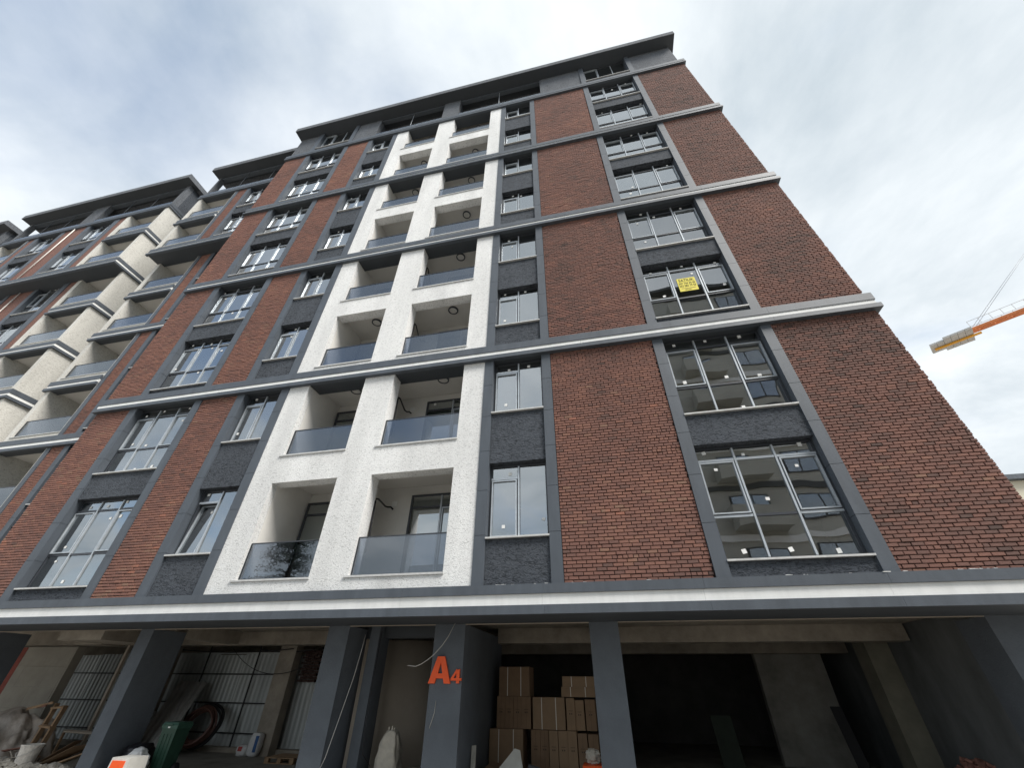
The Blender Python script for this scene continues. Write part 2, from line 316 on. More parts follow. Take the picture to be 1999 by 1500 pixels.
# ------------------------------------------------------------------ facade builders
def window(parent, x0, x1, z0, z1, yf, cols, style, glass=GLASS, sill=True, silver_transom=False, stick=0, name='window', tilt=False, sx0=None, sx1=None, ysill=None, dark=False, far=False):
    """style 'big': three rows with sashes in the outer columns; 'narrow': tall left sash under a top light, right fixed pane; 'door'"""
    V, Fc = frame_geo(x0, x1, z0, z1, yf, yf+0.07, 0.05)
    wob = mo(name, V, Fc, DFR, parent)
    xs = [x0+(x1-x0)*i/cols for i in range(cols+1)]
    cells = []; yb0, yb1 = yf-0.012, yf+0.06
    for x in xs[1:-1]: box('mullion', (x-0.018, yb0, z0+0.052), (x+0.018, yb1, z1-0.052), ALU, wob)
    def transom(xa, xb, z, silver):
        box('transom', (xa+0.024, yf-0.004, z-0.024), (xb-0.024, yb1-0.003, z+0.024), ALU if silver else DFR, wob)
    H = z1-z0
    if style == 'big':
        za, zb = z0+0.355*H, z0+0.865*H
        for i in range(cols):
            transom(xs[i], xs[i+1], za, silver_transom and not (silver_transom == 'part' and i == 1)); transom(xs[i], xs[i+1], zb, silver_transom)
            cells += [(xs[i], xs[i+1], z0, za, 0), (xs[i], xs[i+1], za, zb, i in (0, cols-1)), (xs[i], xs[i+1], zb, z1, 0)]
    elif style == 'narrow':
        zb = z0+0.80*H; transom(xs[0], xs[1], zb, True)
        cells += [(xs[0], xs[1], z0, zb, 1), (xs[0], xs[1], zb, z1, 0), (xs[1], xs[2], z0, z1, 0)]
    elif style == 'row':
        za = z0+0.22*H
        for i in range(cols):
            transom(xs[i], xs[i+1], za, False); cells += [(xs[i], xs[i+1], z0, za, 0), (xs[i], xs[i+1], za, z1, i == 0)]
    else:
        zb = z0+0.86*H
        for i in range(cols):
            transom(xs[i], xs[i+1], zb, False); cells += [(xs[i], xs[i+1], z0, zb, i == cols-1), (xs[i], xs[i+1], zb, z1, 0)]
    for k, (a, b, c, d, sash) in enumerate(cells):
        m_ = 0.03
        lean = 0.0
        if sash:
            V, Fc = frame_geo(a+0.042, b-0.042, c+0.042, d-0.042, yf-0.022, yf+0.045, 0.026)
            if tilt:
                lean = 0.13
                V = [Vector((v.x, v.y+lean*(v.z-c)/(d-c), v.z)) for v in V]
            mo('sash', V, Fc, ALU, wob); m_ = 0.07
        yp = yf+0.02
        t1, t2 = random.gauss(0, 0.0025), random.gauss(0, 0.0025)
        cxm, czm = (a+b)/2, (c+d)/2
        V = []
        for yy in (yp, yp+0.016):
            for (xx, zz) in ((a+m_, c+m_), (b-m_, c+m_), (b-m_, d-m_), (a+m_, d-m_)):
                V.append(Vector((xx, yy+t1*(xx-cxm)+t2*(zz-czm)+lean*(zz-c)/(d-c), zz)))
        mo('pane', V, [(0, 1, 2, 3), (7, 6, 5, 4), (0, 4, 5, 1), (1, 5, 6, 2), (2, 6, 7, 3), (3, 7, 4, 0)], glass, wob)
        if stick and random.random() < stick:
            s = random.uniform(0.03, 0.04)
            mx_, mz_ = (b-a)/2-m_-0.07, (d-c)/2-m_-0.06
            if mx_ > 0.05 and mz_ > 0.02:
                ex = cxm+random.uniform(-mx_, mx_); ez = czm+random.choice((-1, 1))*random.uniform(0.55, 1)*mz_
                ly = lean*(ez-c)/(d-c)
                q_ = random.gauss(0, 0.12); mo('sticker', obv((ex, yp-0.009+ly, ez), (s*math.cos(q_), 0, s*math.sin(q_)), (0, 0.003, 0), (-s*math.sin(q_), 0, s*math.cos(q_)*random.uniform(0.8, 1.15))), BF, STICK, wob)
    if sill:
        ys = ysill if ysill is not None else yf-0.22
        box('window_sill', (sx0 if sx0 is not None else x0+0.003, ys, z0-0.035), (sx1 if sx1 is not None else x1-0.003, yf-0.001, z0-0.003), SILL, wob)
    return wob

BW, BH, BJ = 0.1725, 0.0548, 0.0120
BR_ALL = []
def brick_field(panel, x0, x1, z0, z1, yface, seed, batch_and_shade=0.0):
    rnd = random.Random(seed); batch_and_shade += rnd.uniform(-0.07, 0.07); z = z0+0.004; row = 0
    while z+BH*0.6 < z1:
        h = min(BH, z1-z-0.002)
        x = x0-(0.092 if row % 2 else 0.0)+rnd.uniform(-0.02, 0.02)-0.02; head = 0
        while x < x1-0.01:
            if head == 0 and rnd.random() < 0.012: head = rnd.randint(5, 12)
            wd = 0.083 if head else BW
            if head: head -= 1
            a, b = max(x, x0+0.002), min(x+wd, x1-0.001)
            if b-a > 0.03:
                pr = rnd.gauss(0, 0.003); tn = min(1, max(0, batch_and_shade+rnd.gauss(0.5, 0.135)+(0.2 if rnd.random() < 0.04 else 0)))
                BR_ALL.append((panel, (a+b)/2, z+h/2+rnd.uniform(-0.0015, 0.0015), (b-a), h-rnd.uniform(0, 0.004), yface+pr, tn, rnd.uniform(-0.006, 0.006)))
            x += wd+BJ
        z += BH+0.0117; row += 1
def brick_verts(cxx, cz, wd, h, yf, yb, rot):
    c = 0.006; V = []
    for (ww, hh, y) in ((wd/2-c, h/2-c, yf), (wd/2, h/2, yf+0.006), (wd/2, h/2, yb)):
        for sx, sz in ((-1, -1), (1, -1), (1, 1), (-1, 1)):
            V.append(Vector((cxx+sx*ww-sz*hh*rot, y, cz+sz*hh+sx*ww*rot)))
    return V
BRF = [(0, 1, 2, 3)]+[(4+i, 4+(i+1) % 4, (i+1) % 4, i) for i in range(4)]+[(8+i, 8+(i+1) % 4, 4+(i+1) % 4, 4+i) for i in range(4)]
def build_bricks(owner_field, limit=300):
    best = []
    for i, b in enumerate(BR_ALL):
        u, v, d = proj(Vector((b[1], b[5], b[2])))
        if 5 < u < PW-5 and 5 < v < PH-5 and d > 0:
            vv = Vector((b[1], b[5], b[2]))-CAM
            best.append((b[3]*b[4]*abs(vv.y)/vv.length/(vv.length**2), i))
    best.sort(reverse=True); chosen = {i for _, i in best[:limit]}
    cache = {}
    groups = {}
    for i, b in enumerate(BR_ALL):
        p, cxx, cz, wd, h, yf, tn, rot = b
        if i in chosen:
            key = (round(wd, 2), round(tn*8))
            if key not in cache:
                me = bpy.data.meshes.new('brick'); me.from_pydata(brick_verts(0, 0, wd, 0.054, -0.016, 0.016, 0.0), [], BRF); me.materials.append(BRICK)
                at = me.attributes.new('tint', 'FLOAT', 'FACE'); at.data.foreach_set('value', [round(tn*8)/8]*len(me.polygons)); cache[key] = me
            o = bpy.data.objects.new('brick', cache[key]); link(o, p, Vector((cxx, yf+0.016, cz))); o.rotation_euler = (0, -rot, 0)
        else: groups.setdefault(p.name, (p, []))[1].append(b)
    for p, L_ in groups.values():
        V, Fc, T = [], [], []
        for (_, cxx, cz, wd, h, yf, tn, rot) in L_:
            k = len(V); V += brick_verts(cxx, cz, wd, h, yf, yf+0.032, rot); Fc += [tuple(j+k for j in f) for f in BRF]; T += [tn]*len(BRF)
        o = mo('brickwork', V, Fc, BRICK, p)
        o.data.attributes.new('tint', 'FLOAT', 'FACE').data.foreach_set('value', T); stuff(o)

def pier(parent, x0, x1, z0, z1, y0=0.0, y1=0.2, step=0.95):
    box('pier_core', (x0+0.012, y0+0.012, z0), (x1-0.012, y1, z1), TRIMD, parent)
    z = z0
    while z < z1-0.02:
        e = min(z+step, z1)
        if z1-e < 0.2: e = z1
        box('pier_panel', (x0, y0, z+0.004), (x1, y1-0.004, e-0.004), TRIM, parent); z = e

def band(parent, x0, x1, z, yw, p=0.10, wrapR=0.0, plain=False, seg=2.4, depth=None, ext0=0.0, ext1=0.0):
    """string course: deep lower trim, white stripe set back, upper trim; wraps round the right-hand corner by wrapR metres"""
    hts = ((0.0, 0.128, p, TRIM), (0.128, 0.275, p-0.05, WHITE), (0.275, 0.50, p-0.03, TRIM))
    if plain: hts = ((0.0, 0.12, p-0.02, TRIM), (0.12, 0.20, p-0.05, TRIM), (0.20, 0.44, p-0.03, TRIM))
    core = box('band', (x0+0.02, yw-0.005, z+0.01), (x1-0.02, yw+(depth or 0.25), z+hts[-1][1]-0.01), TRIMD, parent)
    for i, (a, b, pp, m_) in enumerate(hts):
        xa, xb = x0-ext0*(pp/p), x1+ext1*(pp/p)
        if wrapR: xb = x1+pp
        nm = 'white_stripe' if m_ is WHITE else 'trim_panel'
        n = max(1, round((xb-xa)/seg)); xs = [xa+(xb-xa)*k/n for k in range(n+1)]
        for k in range(n):
            gap = 0.0015
            box(nm, (xs[k]+(gap if k else 0), yw-pp, z+a+0.001), (xs[k+1]-(gap if k < n-1 else 0), yw+0.03+0.001*i, z+b-0.001), m_, core)
        if wrapR: box(nm, (x1-0.03-0.001*i, yw+0.032+0.001*i, z+a+0.001), (xb, yw+wrapR, z+b-0.001), m_, core)
    return core

def balustrade(parent, x0, x1, z0, z1, y):
    b = box('balustrade_rail', (x0+0.006, y-0.018, z1-0.022), (x1-0.006, y+0.02, z1), DFR, parent)
    box('glass_panel', (x0+0.012, y-0.006, z0), (x1-0.012, y+0.008, z1-0.024), BALG, b)
    box('clamp_post', (x0+0.001, y-0.02, z0+0.002), (x0+0.011, y+0.02, z1-0.024), DFR, b)
    box('bottom_channel', (x0+0.013, y-0.02, z0-0.028), (x1-0.013, y+0.022, z0-0.001), TRIM, b)
    return b

def ceiling_lamp(parent, x, y, z, r=0.15):
    n = 24; V, Fc = [], []
    for rr, zz in ((r, z), (r, z-0.05), (r*0.80, z-0.055), (r*0.78, z-0.03)):
        V += [(x+rr*math.cos(2*math.pi*i/n), y+rr*math.sin(2*math.pi*i/n), zz) for i in range(n)]
    for k in range(3): Fc += [(k*n+i, k*n+(i+1) % n, (k+1)*n+(i+1) % n, (k+1)*n+i) for i in range(n)]
    o = mo('ceiling_lamp', V, Fc, DFR, parent)
    V = [(x+r*0.775*math.cos(2*math.pi*i/n), y+r*0.775*math.sin(2*math.pi*i/n), zz) for zz in (z-0.002, z-0.036) for i in range(n)]
    mo('lamp_diffuser', V, [tuple(range(n, 2*n))[::-1]]+[(i, (i+1) % n, n+(i+1) % n, n+i) for i in range(n)], CEIL, o)
    return o

# ------------------------------------------------------------------ the main building
A4 = thing('apartment_building', (-3.7, 6, 0), 'nearest nine-storey apartment block with red brick, white balcony panel and orange A4 sign', 'building', 'new apartment blocks in a row')
X = dict(V9=-15.1, V8=-13.68, V8i=-13.392, V7i=-11.165, V7=-10.912, V6=-9.615, V6i=-9.346, V5i=-8.08, V5=-7.81, V4=-1.77, V4i=-1.53, V3i=-0.23, V3=0.0, V2=2.60, V2i=2.847, V1i=5.113, V1=5.347, R=7.63)
ZB = [3.08, 9.15, 15.15, 21.15]; ZT = [8.65, 14.65, 20.65, 26.62]
YB = 12.0
PIERS = [('V8', 'V8i'), ('V7i', 'V7'), ('V6', 'V6i'), ('V5i', 'V5'), ('V4', 'V4i'), ('V3i', 'V3'), ('V2', 'V2i'), ('V1i', 'V1')]
BRICKS = [('V9', 'V8'), ('V7', 'V6'), ('V3', 'V2'), ('V1', 'R')]
BAL = [(-7.15, -5.34), (-4.43, -2.37)]
for lv in range(4):
    zb, zt = ZB[lv], ZT[lv]
    for a, b in PIERS: pier(A4, X[a], X[b], zb, zt)
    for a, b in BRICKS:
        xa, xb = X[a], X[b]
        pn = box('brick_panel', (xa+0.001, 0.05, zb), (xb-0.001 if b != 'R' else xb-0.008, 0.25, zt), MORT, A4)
        brick_field(pn, xa+0.004, xb-0.004 if b != 'R' else xb, zb, zt, 0.022, 100*lv+int(xa*10), batch_and_shade={'R': -0.16, 'V2': -0.03}.get(b, 0.07))  # right-hand panels darker: shade on that side put into the brick tint
    for fl in (0, 1):
        z0 = 3.36+6*lv+3*fl; z1 = 5.63+6*lv+3*fl if fl == 0 else zt
        fno = lv*2+fl
        stk = [1.0, 0.95, 0.9, 0.8, 0.55, 0.35, 0.2, 0.15][fno]
        for a, b in (('V8i', 'V7i'), ('V2i', 'V1i')):
            right = a == 'V2i'
            window(A4, X[a]+0.004, X[b]-0.004, z0+0.03, z1-0.004, 0.20, 3, 'big', glass=GLASR if right and fno < 4 else GLASS, silver_transom=('part' if right and fno == 0 else False), stick=stk, sx0=X[a]-0.001, sx1=X[b]+0.001, ysill=-0.02)
            box('spandrel', (X[a]+0.001, 0.045, zb if fl == 0 else 5.63+6*lv), (X[b]-0.001, 0.27, z0-0.006), STG, A4)
        for a, b in (('V6i', 'V5i'), ('V4i', 'V3i')):
            window(A4, X[a]+0.004, X[b]-0.004, z0+0.63, z1-0.004, 0.20, 2, 'narrow', stick=stk*0.8, tilt=(a == 'V6i' and fno == 0), sx0=X[a]-0.001, sx1=X[b]+0.001, ysill=-0.02)
            box('spandrel', (X[a]+0.001, 0.045, zb if fl == 0 else 5.63+6*lv), (X[b]-0.001, 0.27, z0+0.594), STG, A4)
        for i, (xa, xb) in enumerate(BAL):
            zo1 = 5.60+6*lv if fl == 0 else zt
            # stone sill, balustrade
            box('balcony_sill', (xa-0.09, -0.012, z0-0.025), (xb+0.02, 0.30, z0+0.012), SILL, A4)
            balustrade(A4, xa, xb, z0+0.045, z0+0.81, 0.12)
            # loggia room
            xl, xr = (xa, xb+0.02) if i == 0 else (xa-0.62, xb+0.12)
            zf, zc = z0-0.20, z0+2.52
            box('loggia_floor', (xl, 0.40, zf-0.12), (xr, 1.55, zf), SILL, A4)
            box('loggia_ceiling', (xl, 0.30, zc), (xr, 1.55, zc+0.10), CEIL, A4)
            box('loggia_back_wall', (xl, 1.55, zf-0.1), (xr, 1.7, zc+0.05), LOGW, A4)
            box('loggia_side_wall', (xl-0.12, 0.225 if i == 0 else 0.42, zf-0.1), (xl, 1.56, zc+0.05), LOGW, A4)
            box('loggia_side_wall', (xr, 0.225, zf-0.1), (xr+0.12, 1.56, zc+0.05), LOGW, A4)
            dx0, dx1 = (xa+0.05, xa+1.5) if i == 0 else (xa+0.42, xb+0.06)
            window(A4, dx0, dx1, zf+0.02, z0+2.24, 1.44, 2, 'door', glass=GLASS, sill=False, stick=0.3, name='balcony_door')
            if fno > 0 and not (fno in (3, 4) and i == 0): ceiling_lamp(A4, (xa+xb)/2+0.12, 0.78, zc-0.001, 0.17)
            if i == 1 and fno < 4:
                zz = z0
                dz = Vector((0, 0, 3.0*fno))
                tube('drain_hose', [px(u, v, y=y_)+dz for u, v, y_ in ((713, 1080, 0.50), (721, 1046, 0.50), (733, 979, 0.50), (735, 974.5, 0.52), (739, 975, 0.62), (752, 989, 1.35), (757, 990.5, 1.48), (763, 990.5, 1.50), (767, 995, 1.50))], 0.022, HOSEB, A4)
                hs = px(770, 985, y=1.53)+dz
                box('socket_box', (hs.x-0.07, 1.525, hs.z-0.07), (hs.x+0.07, 1.549, hs.z+0.08), WHITE, A4)
    # white stucco face with its four openings
    yw0, yw1 = 0.02, 0.40
    z1a, z1b, z2a = 3.335+6*lv, 5.60+6*lv, 6.335+6*lv
    xs = [X['V5']+0.001, BAL[0][0], BAL[0][1], BAL[1][0], BAL[1][1], X['V4']-0.001]
    boxes('stucco_panel', [((xs[0], yw0, zb), (xs[1], 0.22, zt)), ((xs[2], yw0, zb), (xs[3], yw1, zt)), ((xs[4], yw0, zb), (xs[5], 0.22, zt))], STW, A4)
    for xa, xb in BAL:
        box('stucco_beam', (xa, yw0, zb), (xb, yw1-0.05, z1a-0.002), STW, A4)
        box('stucco_beam', (xa, yw0, z1b), (xb, yw1-0.05, z2a-0.002), STW, A4)
for i in range(3): band(A4, X['V9'], X['R'], ZT[i], 0.0, wrapR=10, ext0=0.06, depth=0.3)
band(A4, X['V9'], X['R'], ZT[3], 0.0, p=0.10, wrapR=10, plain=True, ext0=0.06, depth=0.3)
# soffit boards behind the bands over the openings
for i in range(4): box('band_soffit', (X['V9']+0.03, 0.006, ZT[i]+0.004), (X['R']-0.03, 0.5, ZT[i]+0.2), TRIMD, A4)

# interior storeys seen through the glass
for k in range(8):
    zf = 3.05+3*k
    box('floor_slab', (X['V9']+0.05, 1.72, zf-0.22), (X['R']-0.05, 6.0, zf), ROOM, A4)
    for a, b in (('V9', 'V5'), ('V4', 'R')):
        box('floor_slab', (X[a]+0.05, 0.28, zf-0.2), (X[b]-0.05, 1.72, zf-0.001), ROOM, A4)
    box('ceiling_beam', (X['V4'], 2.6, zf+2.45), (X['R']-0.1, 2.9, zf+2.79), ROOM, A4)
box('rear_room_wall', (X['V9']+0.05, 6.0, 2.8), (X['R']-0.05, 6.2, 29.5), ROOM, A4)
for x in (-15.0, -10.3, -7.7, -1.75, 1.3, 7.4): box('partition_wall', (x-0.06, 0.3 if x not in (-7.7, -1.75) else 1.72, 2.9), (x+0.06, 6.0, 26.7), ROOM, A4)
# closed ends of the block
box('gable_wall', (X['R']-0.2, 0.26, 3.0), (X['R']-0.010, YB, 26.7), BRICKT, A4)
box('gable_wall', (X['V9']+0.01, 0.26, 3.0), (X['V9']+0.04, 1.7, 26.7), TRIM, A4)
box('rear_wall', (-22.2, YB, 2.7), (X['R'], YB+0.2, 29.6), OPPW, A4)

# attic storey
za, zr = 27.06, 29.60
def attic_wall(x0, x1): box('attic_wall', (x0, 0.05, za), (x1, 0.3, zr+0.05), STL, A4)
attic_wall(-15.05, X['V8']); attic_wall(X['V7'], -9.45); attic_wall(-5.33, -4.35); attic_wall(0.38, X['V2']); attic_wall(X['V1'], 7.5)
for a, b in (('V8', 'V8i'), ('V7i', 'V7'), ('V2', 'V2i'), ('V1i', 'V1')): box('attic_pier', (X[a]+0.002, 0.0, za), (X[b]-0.002, 0.3, zr+0.03), TRIM, A4)
for a, b in (('V8i', 'V7i'), ('V2i', 'V1i')):
    window(A4, X[a]+0.004, X[b]-0.004, 27.55, 29.55, 0.20, 3, 'row', stick=0.25, sx0=X[a], sx1=X[b], ysill=-0.01)
    box('spandrel', (X[a]+0.001, 0.045, za), (X[b]-0.001, 0.27, 27.51), STG, A4)
for xa, xb, xp in ((-9.45, -5.33, -7.35), (-4.35, 0.38, -2.0)):
    box('terrace_parapet', (xa, 0.05, za-0.2), (xb, 0.2, za+0.1), TRIM, A4)
    b_ = box('terrace_glass', (xa+0.01, 0.06, za+0.12), (xb-0.01, 0.075, za+0.52), BALG, A4); box('terrace_rail', (xa+0.005, 0.055, za+0.525), (xb-0.005, 0.085, za+0.545), DFR, b_)
    box('terrace_floor', (xa-0.3, 0.21, za-0.2), (xb+0.3, 3.0, za-0.02), CONC, A4)
    box('terrace_back_wall', (xa-0.3, 3.0, za-0.2), (xb+0.3, 3.2, zr+0.05), STG, A4)
    box('terrace_side_wall', (xa-0.25, 0.31, za), (xa, 3.0, zr+0.04), STG, A4); box('terrace_side_wall', (xb, 0.31, za), (xb+0.25, 3.0, zr+0.04), STG, A4)
    box('terrace_beam', (xa, 0.10, zr-0.16), (xb, 0.3, zr+0.04), TRIM, A4)
    tube('awning_post', [(xp, 0.15, za+0.1), (xp, 0.15, zr-0.1)], 0.016, ALU, A4)
rf = box('roof', (-15.17, -0.50, zr), (7.78, YB+0.4, zr+0.42), STL, A4)
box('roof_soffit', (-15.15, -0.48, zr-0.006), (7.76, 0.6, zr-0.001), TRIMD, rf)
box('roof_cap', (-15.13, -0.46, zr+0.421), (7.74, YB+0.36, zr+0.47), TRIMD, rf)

# ---- set-back wings (left wing of the near block, and both halves of the next block)
def loggia_stack(parent, x0, x1, xe0, xe1, side, ylo, yhi, stc, tcol_open=None):
    """loggia column between x0..x1 (opening), wall ends xe0..xe1; side=+1 when the outer end is on the right"""
    for k in range(1, 9):
        y = ylo if k <= 6 else yhi
        z0 = 0.36+3*k; zt = 2.65+3*k
        lo = z0-0.30 if k > 1 else 3.0
        box('loggia_parapet', (x0, y, lo), (x1, y+0.15, z0-0.03), stc, parent)
        box('balcony_sill', (x0-0.02, y-0.03, z0-0.028), (x1+0.02, y+0.16, z0), SILL, parent)
        balustrade(parent, x0, x1, z0+0.04, z0+0.81, y+0.08)
        box('loggia_ceiling', (x0-0.05, y+0.26, zt+0.1), (x1+0.05, y+1.6, zt+0.2), CEIL, parent)
        box('loggia_floor', (x0-0.05, y+0.16, z0-0.4), (x1+0.05, y+1.6, z0-0.25), SILL, parent)
        box('loggia_back_wall', (x0-0.1, y+1.6, z0-0.3), (x1+0.1, y+1.75, zt+0.12), LOGW, parent)
        ceiling_lamp(parent, (x0+x1)/2+0.5, y+0.8, zt+0.099, 0.16)
        window(parent, x0+0.5, x1-0.5, z0-0.24, zt-0.15, y+1.5, 2, 'door', sill=False, name='balcony_door')
        box('loggia_side_wall', (xe0, y, lo), (x0, y+1.62, zt+0.12), stc, parent); box('loggia_side_wall', (x1, y, lo), (xe1, y+1.62, zt+0.12), stc, parent)

def wing(parent, cols, ylo, yhi, xmin, xmax, wrapR=0, bricks=True, seed=0):
    for lv in range(4):
        y = ylo if lv < 3 else yhi
        zb, zt = ZB[lv], ZT[lv]+(0.03 if lv == 3 else 0)
        for kind, x0, x1 in cols:
            if kind == 'pier': pier(parent, x0, x1, zb, zt, y, y+0.2)
            elif kind == 'brick':
                if bricks:
                    pn = box('brick_panel', (x0+0.001, y+0.05, zb), (x1-0.001, y+0.25, zt), MORT, parent)
                    brick_field(pn, x0+0.004, x1-0.004, zb, zt, y+0.022, seed+lv, batch_and_shade=0.07)
                else: box('brick_panel', (x0+0.001, y+0.03, zb), (x1-0.001, y+0.25, zt), BRICKT, parent)
            elif kind == 'win':
                for fl in (0, 1):
                    z0 = 3.36+6*lv+3*fl; z1 = 5.63+6*lv if fl == 0 else zt
                    window(parent, x0+0.004, x1-0.004, z0+0.03, z1-0.004, y+0.2, 3, 'big', sill=True, sx0=x0-0.001, sx1=x1+0.001, ysill=y-0.02, stick=0.2)
                    box('spandrel', (x0+0.001, y+0.045, zb if fl == 0 else 5.63+6*lv), (x1-0.001, y+0.27, z0-0.006), STG, parent)
    # band levels: every storey at the loggias, every second storey right across
    for k in range(1, 9):
        zt = 2.65+3*k; y = ylo if k < 6 else yhi
        full = k % 2 == 0
        rng = [(xmin, xmax)] if full else [(c[1]-c[3], c[2]+c[4]) for c in LOGG[parent.name]]
        for n, (xa, xb) in enumerate(rng):
            wr = wrapR if (abs(xb-xmax) < 0.3 and wrapR) else 0
            if wr: xb = xmax
            band(parent, xa, xb, zt, y, wrapR=wr, ext0=0.12, ext1=0 if wr else 0.0, depth=0.27, seg=3.5, plain=(k == 8))
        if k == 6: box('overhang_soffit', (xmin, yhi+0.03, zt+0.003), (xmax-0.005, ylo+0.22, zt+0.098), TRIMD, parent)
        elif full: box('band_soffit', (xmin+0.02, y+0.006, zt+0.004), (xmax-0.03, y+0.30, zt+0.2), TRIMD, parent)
        else:
            for (xa, xb) in rng: box('band_soffit', (xa+0.02, y+0.006, zt+0.004), (xb-0.005, y+0.28, zt+0.098), TRIMD, parent)

def wing_attic(parent, x0, x1, y, cols, roof=(0.2, 0.2), yback=YB, zroof=29.60):
    for xa, xb in cols: box('attic_wall', (xa, y+0.05, za), (xb, y+0.35, zroof+0.03), STL, parent)
    cs = sorted(cols)
    for i in range(len(cs)-1):
        xa, xb = cs[i][1], cs[i+1][0]
        box('terrace_parapet', (xa, y+0.05, za-0.1), (xb, y+0.2, za+0.12), TRIM, parent)
        g_ = box('terrace_glass', (xa+0.01, y+0.06, za+0.14), (xb-0.01, y+0.075, za+0.52), BALG, parent); box('terrace_rail', (xa+0.005, y+0.055, za+0.525), (xb-0.005, y+0.085, za+0.545), DFR, g_)
        for f_ in (0.33, 0.68): tube('awning_post', [(xa+(xb-xa)*f_, y+0.15, za+0.1), (xa+(xb-xa)*f_, y+0.15, zroof-0.1)], 0.016, TRIM, parent)
        box('terrace_beam', (xa, y+0.1, zroof-0.18), (xb, y+0.34, zroof+0.02), TRIM, parent)
    box('terrace_back_wall', (x0+0.1, y+2.6, za-0.1), (x1-0.1, y+2.8, zroof+0.05), STG, parent)
    box('terrace_floor', (x0+0.1, y+0.21, za-0.1), (x1-0.1, y+2.6, za), CONC, parent)
    r_ = box('roof', (x0-roof[0], y-0.5, zroof), (x1+roof[1], yback, zroof+0.42), STL, parent)
    box('roof_soffit', (x0-roof[0]+0.02, y-0.48, zroof-0.006), (x1+roof[1]-0.02, y+0.5, zroof-0.001), TRIMD, r_)
    box('roof_cap', (x0-roof[0]+0.04, y-0.46, zroof+0.421), (x1+roof[1]-0.04, yback-0.04, zroof+0.47), TRIMD, r_)

YLO, YHI = 1.55, 0.97
LOGG = {A4.name: [('l', -21.95, -19.42, 0.25, 0.0)]}
loggia_stack(A4, -21.95, -19.42, -22.2, -19.40, -1, YLO, YHI, STC)
wing(A4, [('pier', -19.40, -19.18), ('brick', -19.18, -18.52), ('pier', -18.52, -18.26), ('win', -18.26, -16.2), ('pier', -16.2, -15.95), ('brick', -15.95, -15.12)], YLO, YHI, -22.2, -15.12, seed=900)
box('wing_end_wall', (-22.2, YLO+1.75, 3.0), (-22.0, YB, 27.0), STC, A4)
box('wing_end_wall', (-22.19, YHI+1.75, 20.9), (-22.01, YLO+1.74, 27.0), STC, A4)
wing_attic(A4, -22.2, -15.2, YHI, [(-22.18, -22.0), (-15.6, -15.2)], roof=(0.15, 0.0))
box('rear_room_wall', (-19.3, 5.5, 2.9), (-15.15, 5.7, 26.7), ROOM, A4)
for k in range(8): box('floor_slab', (-19.3, YLO+0.28 if k < 6 else YHI+0.28, 2.83+3*k), (-15.15, 5.5, 3.05+3*k), ROOM, A4)
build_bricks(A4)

A3 = thing('apartment_building', (-31.7, 6, 0), 'second apartment block to the left, behind the near one, with stacked cream corner balconies', 'building', 'new apartment blocks in a row')
LOGG[A3.name] = [('l', -27.62, -24.80, 0.0, 0.25), ('l', -39.05, -36.73, 0.25, 0.0)]
BR_ALL.clear()
for x0, x1, xe0, xe1 in ((-27.60, -24.80, -27.93, -24.55), (-39.05, -36.75, -39.3, -36.72)):
    loggia_stack(A3, x0, x1, xe0, xe1, 1, YLO, YHI, STC)
wing(A3, [('brick', -28.5, -27.93), ('pier', -28.92, -28.5), ('win', -30.98, -28.92), ('pier', -31.32, -30.98), ('brick', -33.25, -31.32), ('pier', -33.56, -33.25), ('win', -35.63, -33.56), ('pier', -35.97, -35.63), ('brick', -36.5, -35.97), ('pier', -36.72, -36.5)],
     YLO, YHI, -39.3, -24.55, wrapR=8, bricks=False)
box('side_wall', (-24.75, YLO+1.63, 3.0), (-24.55, YB, 20.75), STC, A3); box('side_wall', (-24.752, YHI+1.63, 20.76), (-24.552, YB, 26.75), STC, A3)
box('attic_side_wall', (-24.80, YHI+0.36, za), (-24.58, YB, 29.62), STG, A3)
wing_attic(A3, -39.3, -24.55, YHI, [(-24.9, -24.58), (-32.9, -31.6), (-39.28, -39.0)], roof=(0.15, 0.30))
tube('rain_pipe', [(-32.35, YLO-0.03, 3.0), (-32.35, YLO-0.03, 20.6)], 0.03, CEIL, A3); tube('rain_pipe', [(-32.35, YHI-0.03, 21.2), (-32.35, YHI-0.03, 26.6)], 0.03, CEIL, A3)
box('rear_room_wall', (-36.6, 5.5, 2.9), (-28.0, 5.7, 26.7), ROOM, A3)
for k in range(8): box('floor_slab', (-36.6, YLO+0.28 if k < 6 else YHI+0.28, 2.83+3*k), (-28.0, 5.5, 3.05+3*k), ROOM, A3)
box('base_wall', (-39.3, 1.4, 0), (-24.5, YB, 3.0), CONCD, A3); box('rear_wall', (-39.3, YB, 3.0), (-24.5, YB+0.2, 29.6), OPPW, A3)

A2 = thing('apartment_building', (-48, 6, 0), 'farthest apartment block, only its dark roof corner peeks in at the left edge', 'building', 'new apartment blocks in a row')
LOGG[A2.name] = [('l', -44.2, -41.75, 0.0, 0.25)]
loggia_stack(A2, -44.2, -41.75, -44.5, -41.5, 1, YLO, YHI, STC)
wing(A2, [('brick', -45.2, -44.5), ('pier', -45.5, -45.2), ('win', -47.6, -45.5), ('pier', -48, -47.6), ('brick', -50, -48)], YLO, YHI, -50.0, -41.5, wrapR=8, bricks=False)
box('side_wall', (-41.7, YLO+1.63, 3.0), (-41.5, YB, 20.75), STC, A2); box('side_wall', (-41.702, YHI+1.63, 20.76), (-41.502, YB, 26.75), STC, A2)
box('attic_side_wall', (-41.75, YHI+0.36, za), (-41.53, YB, 29.62), STG, A2)
wing_attic(A2, -50, -41.5, YHI, [(-41.85, -41.53), (-49.9, -49)], roof=(0.15, 0.3))
box('base_wall', (-50, 1.4, 0), (-41.5, YB, 3.0), CONCD, A2)

